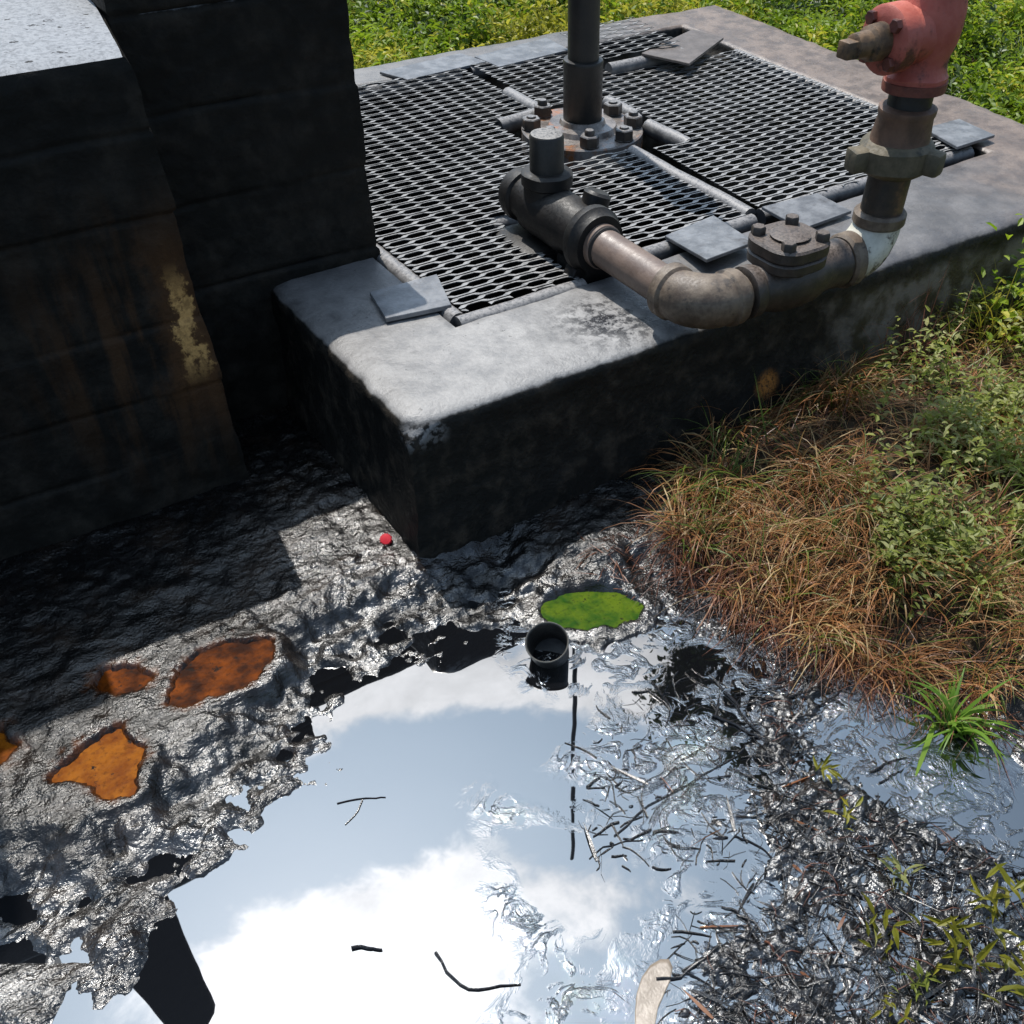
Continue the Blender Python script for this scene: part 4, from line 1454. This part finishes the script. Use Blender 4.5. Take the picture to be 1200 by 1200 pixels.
n1 = 1050
P1 = inside(RAFT, n1)
P2 = inside(GP([(690, 850), (760, 800), (900, 760), (960, 790), (945, 930), (1000, 1000), (1172, 1100), (1172, 1200), (760, 1230), (790, 1100), (840, 1000), (690, 1030)], ZP), 560)
P3 = inside(GP([(770, 640), (860, 660), (960, 720), (1080, 770), (1100, 820), (960, 800), (830, 730), (740, 690)], -0.03), 700)
parts = []
for P, lr, rr, ri in ((P1, (0.012, 0.13), (0.0007, 0.0030), 0.008), (P2, (0.008, 0.08), (0.0006, 0.0026), 0.002), (P3, (0.02, 0.10), (0.0006, 0.0018), 0.015)):
    n = len(P)
    V, F = stick_cloud(P, lr[0] + (lr[1] - lr[0]) * RNG.random(n) ** 1.6, rr[0] + (rr[1] - rr[0]) * RNG.random(n) ** 2, RNG.uniform(0, 2 * PI, n), 0, rise=ri)
    parts.append((V, F, 0))
nr = 150
V, F = stick_cloud(inside(RAFT, nr), RNG.uniform(0.02, 0.08, nr), RNG.uniform(0.0007, 0.0016, nr), RNG.uniform(0, 2 * PI, nr), 0, rise=0.02)
parts.append((V, F, 1))
nb_ = 300
Pb = np.concatenate([inside(RAFT, 240), P2[:60]])
V, F = blades(Pb, RNG.uniform(0.02, 0.09, nb_), RNG.uniform(0.002, 0.008, nb_), RNG.uniform(0, 2 * PI, nb_), RNG.uniform(-0.05, 0.25, nb_), RNG.uniform(0.0, 0.5, nb_), 5,
              zbase=np.maximum(gz_at(Pb[:, 0], Pb[:, 1]), ZP) + 0.002)
parts.append((V, F, np.where(np.repeat(RNG.random(nb_), 4) < 0.05, 2, 0)))
V, F, mi = merge(parts)
tag(fast_mesh('oily_litter', V, F, [M_TWIG, M_TWIGR, M_DEADL], mi), 'tangled raft of oil-coated plant litter at the lower right', 'litter', kind='stuff')


L_DRY = mat_leaf('dry_grass_straw', (0.30, 0.125, 0.045), (0.50, 0.25, 0.095), 0.35)
L_STRAW = mat_leaf('pale_straw', (0.34, 0.22, 0.09), (0.55, 0.40, 0.19), 0.3)
L_DRY2 = mat_leaf('dead_red_grass', (0.12, 0.042, 0.022), (0.22, 0.085, 0.04), 0.2)
L_GRN = mat_leaf('green_grass', (0.10, 0.16, 0.022), (0.22, 0.27, 0.045), 0.45)
L_BRI = mat_leaf('bright_grass', (0.13, 0.26, 0.03), (0.27, 0.40, 0.06), 0.5)
L_YEL = mat_leaf('yellow_green_leaf', (0.20, 0.20, 0.02), (0.30, 0.26, 0.03), 0.4)
L_W1 = mat_leaf('weed_leaf', (0.24, 0.29, 0.055), (0.42, 0.44, 0.10), 0.55)
L_W2 = mat_leaf('pale_weed_leaf', (0.34, 0.36, 0.13), (0.48, 0.47, 0.20), 0.5)
L_L1 = mat_leaf('lawn_leaf', (0.17, 0.27, 0.014), (0.30, 0.38, 0.025), 0.5)
L_L2 = mat_leaf('lawn_leaf_yellow', (0.38, 0.38, 0.03), (0.52, 0.47, 0.07), 0.5)
L_L3 = mat_leaf('lawn_leaf_dark', (0.03, 0.06, 0.008), (0.07, 0.11, 0.015), 0.3)

# tangled dry grass over the mound
WEEDP = GP([(1010, 470), (1030, 390), (1090, 350), (1172, 300), (1400, 240), (1480, 480), (1300, 720), (1172, 700), (1120, 735), (1050, 690), (1000, 610), (985, 560), (1030, 520)], 0.05)
DRYP = GP([(775, 600), (800, 545), (865, 492), (955, 432), (1025, 345), (1120, 330), (1300, 260), (1420, 420), (1350, 800), (1172, 780), (1090, 765), (1000, 745), (930, 700), (850, 665)], 0.03)


def drywt(x, y):
    w_ = 0.35 + 0.65 * (fbm(x * 5, y * 5, 0, 3, 61) > 0.48)
    return w_ * (1 - 0.75 * sstep(0.06, -0.10, polydist(x, y, WEEDP)))


parts = []
n = 8500
P = inside(DRYP, n, wfun=drywt)
clump = fbm(P[:, 0] * 4, P[:, 1] * 4, 0, 2, 91)
head = RNG.normal(-PI / 2 - 0.3, 0.75, n) + (clump - 0.5) * 9
V, F = blades(P, RNG.uniform(0.06, 0.25, n) * RNG.uniform(0.6, 1.0, n), 0.0013 + 0.0032 * RNG.random(n) ** 2, head, RNG.uniform(0.25, 1.3, n), RNG.uniform(0.6, 2.6, n), 6)
parts.append((V, F, np.where(np.repeat(RNG.random(n), 5) < 0.34, 2, 0)))
cc = inside(DRYP, 38, wfun=drywt)
for c_ in cc:
    n = 85
    P = c_ + RNG.normal(0, 0.026, (n, 2))
    V, F = blades(P, RNG.uniform(0.08, 0.23, n), 0.0016 + 0.003 * RNG.random(n) ** 2, RNG.normal(-PI / 2 - 0.4, 1.2, n), RNG.uniform(0.7, 1.45, n), RNG.uniform(0.7, 2.4, n), 7)
    parts.append((V, F, np.repeat(RNG.choice([0, 0, 2, 3], n), 6)))
n = 2600
P = inside(DRYP, n)
V, F = blades(P, RNG.uniform(0.05, 0.2, n), RNG.uniform(0.0014, 0.003, n), RNG.uniform(0, 2 * PI, n), RNG.uniform(0.0, 0.6, n), RNG.uniform(0.1, 0.9, n), 5)
parts.append((V, F, 1))
# dead stems trailing down to the oil
TRAIL = GP([(790, 600), (860, 640), (960, 700), (1100, 770), (1172, 790), (1172, 840), (1060, 790), (960, 760), (860, 705), (770, 650)], -0.02)
n = 1100
P = inside(TRAIL, n)
V, F = blades(P, RNG.uniform(0.05, 0.2, n), RNG.uniform(0.0012, 0.0026, n), RNG.normal(-PI / 2 - 0.5, 0.9, n), RNG.uniform(0.0, 0.7, n), RNG.uniform(0.4, 1.4, n), 5)
parts.append((V, F, 1))
n = 160
P = inside(GP([(680, 640), (770, 600), (800, 660), (760, 690), (690, 680)], -0.01), n)
V, F = blades(P, RNG.uniform(0.02, 0.08, n), RNG.uniform(0.001, 0.003, n), RNG.uniform(0, 2 * PI, n), RNG.uniform(0.0, 0.3, n), RNG.uniform(0.1, 0.5, n), 4)
parts.append((V, F, 1))
V, F, mi = merge(parts)
tag(fast_mesh('dry_grass', V, F, [L_DRY, L_DRY2, L_STRAW, L_GRN], mi), 'tangled reddish dry grass on the bank at the right', 'dry grass', kind='stuff')

# low leafy weeds growing through it
nst = 1500
S = inside(WEEDP, nst, wfun=lambda x, y: 0.15 + 0.85 * (fbm(x * 4.5, y * 4.5, 0, 3, 71) > 0.47))
hz = gheight(S[:, 0], S[:, 1])[0]
Cs, Ls, Ws, Hs, Ps, Ms = [], [], [], [], [], []
stem_parts = []
for i in range(nst):
    hgt = random.uniform(0.05, 0.17)
    lean = np.array([random.gauss(0, 0.3), random.gauss(-0.1, 0.3)])
    k = random.randint(7, 15)
    tt = np.linspace(0.15, 1, k)
    a0 = random.uniform(0, 2 * PI)
    for j, t in enumerate(tt):
        Cs.append((S[i, 0] + lean[0] * hgt * t, S[i, 1] + lean[1] * hgt * t, hz[i] + hgt * t))
        Hs.append(a0 + j * 2.4)
        Ps.append(random.uniform(-0.2, 0.7))
        Ls.append(random.uniform(0.014, 0.036) * (1.15 - 0.4 * t))
        Ms.append(0 if random.random() < 0.55 else 1)
Cs, Ls, Hs, Ps, Ms = map(np.array, (Cs, Ls, Hs, Ps, Ms))
V, T = leaves(Cs, Ls, Ls * RNG.uniform(0.32, 0.5, len(Ls)), Hs, Ps)
nl = len(Cs)
mi = np.concatenate([Ms, Ms, Ms, Ms, Ms, Ms])[:len(T)]
tag(fast_mesh('leafy_weeds', V, T, [L_W1, L_W2], mi, smooth=False), 'low pale green leafy weeds on the bank right of the curb', 'weeds', kind='stuff')

# green and straw blades among the weeds and at the foot of the curb
parts = []
n = 1500
P = inside(DRYP, n, wfun=lambda x, y: 0.1 + 0.9 * (fbm(x * 4, y * 4, 0, 3, 83) > 0.53))
V, F = blades(P, RNG.uniform(0.08, 0.22, n), RNG.uniform(0.002, 0.0045, n), RNG.uniform(0, 2 * PI, n), RNG.uniform(0.6, 1.4, n), RNG.uniform(0.4, 1.7, n), 6)
parts.append((V, F, 0))
V, F, mi = merge(parts)
tag(fast_mesh('green_grass', V, F, L_GRN), 'sparse green grass blades among the dry stems', 'grass', kind='stuff')


def tuft(name, label, cat, px, z, n, L, W, mat, lean=(0.6, 1.4), droop=(0.5, 1.6), spread=0.02, group=None, mats=None, head=None, seg=8):
    c = G(px[0], px[1], z)
    rng = np.random.default_rng(int(px[0] * 7 + px[1]))
    P = c[:2] + rng.normal(0, spread, (n, 2))
    zb = np.full(n, max(float(gz_at(c[0], c[1])[0]), ZP) - 0.004)
    hd = rng.uniform(0, 2 * PI, n) if head is None else rng.normal(head[0], head[1], n)
    V, F = blades(P, rng.uniform(*L, n), rng.uniform(*W, n), hd, rng.uniform(*lean, n), rng.uniform(*droop, n), seg, rng, zb)
    o = fast_mesh(name, V - np.array([c[0], c[1], zb[0]]), F, mat)
    o.location = (c[0], c[1], zb[0])
    return tag(o, label, cat, group)


tuft('grass_tuft', 'bright green broad-bladed grass tuft at the right edge of the oil', 'grass tuft', (1112, 852), ZP, 46, (0.09, 0.21), (0.007, 0.014), L_BRI, (0.5, 1.45), (0.6, 1.9), 0.012)
tuft('grass_tuft', 'small yellow green sedge tuft in the middle of the dry grass edge', 'grass tuft', (936, 690), -0.01, 60, (0.05, 0.12), (0.0025, 0.005), L_YEL, (0.8, 1.5), (0.1, 0.8), 0.012)
tuft('grass_tuft', 'green and straw tuft leaning at the left end of the dry grass', 'grass tuft', (842, 575), 0.02, 90, (0.12, 0.26), (0.002, 0.004), L_GRN, (0.6, 1.4), (0.9, 2.4), 0.035)
tuft('grass_stalk', 'two tall thin green stalks against the dark curb face', 'grass stalk', (908, 530), 0.03, 3, (0.14, 0.24), (0.004, 0.006), L_GRN, (1.0, 1.45), (0.0, 0.3), 0.008)
tuft('grass_tuft', 'thin rusty red grass clump rising at the curb under the white elbow', 'grass tuft', (1062, 420), 0.05, 70, (0.12, 0.30), (0.0016, 0.003), L_DRY2, (0.9, 1.5), (0.3, 1.4), 0.05)
tuft('grass_tuft', 'yellow green grass tuft against the bare concrete at the curb end', 'grass tuft', (1150, 400), 0.06, 80, (0.12, 0.28), (0.002, 0.005), L_YEL, (0.8, 1.5), (0.3, 1.5), 0.06)


def sprig(label, px, n, L, mat, hgt=0.03, spread=0.02, z=ZP):
    c = G(px[0], px[1], z)
    rng = np.random.default_rng(int(px[0] * 3 + px[1] * 5))
    n = int(n * 1.7)
    zb = max(float(gz_at(c[0], c[1])[0]), ZP)
    C = np.column_stack([rng.normal(0, spread, (n, 2)), rng.uniform(0.002, hgt, n)])
    LL = rng.uniform(*L, n)
    V, T = leaves(C, LL, LL * rng.uniform(0.14, 0.28, n), rng.uniform(0, 2 * PI, n), rng.uniform(-0.1, 1.0, n), rng)
    o = fast_mesh('leaf_sprig', V, T, mat, smooth=False)
    o.location = (c[0], c[1], zb)
    return tag(o, label, 'sprig', 'green sprigs in the oily litter')


sprig('single yellow green sprig nearest the forked oil-coated twigs', (962, 910), 7, (0.02, 0.04), L_YEL, 0.03, 0.008)
sprig('olive sprig standing in the middle of the litter raft', (985, 962), 6, (0.02, 0.035), L_YEL, 0.04, 0.008)
sprig('broad pale green leaf cluster at the centre of the litter raft', (1052, 1030), 8, (0.025, 0.045), L_W2, 0.03, 0.012)
sprig('drooping olive leaves beside the dark hole in the litter raft', (1112, 1110), 9, (0.03, 0.055), L_YEL, 0.04, 0.02)
sprig('yellowish sprig left of the drooping olive leaves', (1030, 1105), 9, (0.02, 0.05), L_YEL, 0.04, 0.018)
sprig('lime green leaves lying at the bottom right corner', (1150, 1150), 16, (0.03, 0.06), L_YEL, 0.06, 0.035)
sprig('bright green upright leaves at the right edge of the litter', (1160, 1070), 14, (0.03, 0.055), L_YEL, 0.08, 0.025)
sprig('small orange yellow sprig at the bottom of the litter', (1042, 1190), 8, (0.02, 0.04), L_YEL, 0.03, 0.014)
sprig('mixed green leaves low on the litter near the bottom edge', (1075, 1160), 14, (0.02, 0.04), L_W1, 0.04, 0.015)

# ------------------------------------------------------------------ lush weeds beyond the curb
rng = np.random.default_rng(5)
ptsL = []
for (x0, x1, y0, y1, dens) in ((-0.6, 2.9, 2.20, 3.6, 1200), (2.65, 4.2, -0.6, 3.6, 1200), (-0.8, 6.0, 3.6, 5.2, 520), (4.2, 6.4, -0.8, 3.6, 520), (-2.5, 9, 5.2, 8.5, 130), (6.4, 9.5, -1, 5.2, 130), (1.75, 2.65, -0.9, -0.02, 500)):
    n = int((x1 - x0) * (y1 - y0) * dens)
    ptsL.append(np.column_stack([rng.uniform(x0, x1, n), rng.uniform(y0, y1, n)]))
S = np.concatenate(ptsL)
patch = fbm(S[:, 0] * 1.7, S[:, 1] * 1.7, 0, 3, 7)
shrub = sstep(0.56, 0.66, patch)
hz = gheight(S[:, 0], S[:, 1])[0]
hg = rng.uniform(0.06, 0.20, len(S)) * (0.7 + 1.3 * shrub)
per = 9
n = len(S) * per
t = rng.uniform(0.25, 1.0, (len(S), per))
C = np.stack([S[:, None, 0] + rng.normal(0, 0.028, t.shape), S[:, None, 1] + rng.normal(0, 0.028, t.shape), hz[:, None] + hg[:, None] * t], -1).reshape(-1, 3)
# never over the curb
bad = (C[:, 0] < SW + 0.03) & (C[:, 1] < SD + 0.03) & (C[:, 0] > -0.05) & (C[:, 1] > -0.03)
dist = np.hypot(C[:, 0] - CAM[0], C[:, 1] - CAM[1])
C = C[~bad]
dist = dist[~bad]
n = len(C)
LL = rng.uniform(0.016, 0.046, n) * np.where(dist > 7, 1.9, 1.0)
V, T = leaves(C, LL, LL * rng.uniform(0.35, 0.6, n), rng.uniform(0, 2 * PI, n), rng.normal(0.15, 0.45, n), rng)
pp = fbm(C[:, 0] * 3.1, C[:, 1] * 3.1, 0, 3, 17) + rng.normal(0, 0.10, n)
ms = np.where(pp > 0.58, 1, np.where(pp < 0.26, 2, 0))
mi = np.concatenate([ms] * 6)[:len(T)]
tag(fast_mesh('meadow_weeds', V, T, [L_L1, L_L2, L_L3], mi, smooth=False), 'bright yellow green weeds growing behind the curb', 'weeds', kind='stuff')
n = 5000
P = np.column_stack([rng.uniform(-0.3, 4.6, n), rng.uniform(-0.4, 4.6, n)])
P = P[(P[:, 0] > SW + 0.06) | (P[:, 1] > SD + 0.06)]
n = len(P)
V, F = blades(P, rng.uniform(0.1, 0.3, n), rng.uniform(0.003, 0.006, n), rng.uniform(0, 2 * PI, n), rng.uniform(0.7, 1.5, n), rng.uniform(0.3, 1.5, n), 5, rng)
tag(fast_mesh('meadow_grass', V, F, [L_L1, L_L2], rng.integers(0, 2, len(F))), 'grass blades mixed with the weeds behind the curb', 'grass', kind='stuff')

# ------------------------------------------------------------------ the tree beyond, mirrored in the oil
rng = np.random.default_rng(23)
TX, TY, TZ = 7.55, 5.55, 0.15
tree = thing('broadleaf_tree', 'tall dark tree standing beyond the weeds, seen only as a mirrored crown in the oil', 'tree', (TX, TY, TZ))
mb = MB()
mb.tube([(TX + 0.1 * math.sin(k), TY + 0.08 * math.cos(k * 1.3), TZ - 0.2 + 1.2 * k) for k in range(9)], np.linspace(0.22, 0.05, 9), 14)
ends = []
for k in range(16):
    a = k * 2.4
    z0 = 3.4 + 0.44 * k
    L_ = rng.uniform(0.4, 1.25)
    e_ = np.array([TX + L_ * math.cos(a), TY + L_ * math.sin(a), z0 + rng.uniform(0.5, 1.2)])
    s_ = np.array([TX, TY, z0])
    mid = (s_ + e_) / 2 + np.array([0, 0, -0.15])
    mb.tube([s_, mid, e_], [0.07, 0.045, 0.018], 8)
    ends += [e_, mid + rng.normal(0, 0.3, 3), e_ + rng.normal(0, 0.5, 3)]
mb.build('trunk', mat_metal('bark', (0.05, 0.04, 0.03), (0.10, 0.085, 0.065), rough=(0.8, 0.9)), tree)
ends = np.array(ends)
Cc = np.concatenate([e + rng.normal(0, 0.26, (700, 3)) * rng.uniform(0.5, 1.15) for e in ends])
LL = rng.uniform(0.08, 0.15, len(Cc))
V, T = leaves(Cc, LL, LL * rng.uniform(0.4, 0.6, len(Cc)), rng.uniform(0, 2 * PI, len(Cc)), rng.normal(-0.2, 0.5, len(Cc)), rng)
fast_mesh('crown', V, T, mat_leaf('tree_leaf', (0.03, 0.05, 0.012), (0.06, 0.09, 0.02), 0.2), smooth=False, parent=tree)
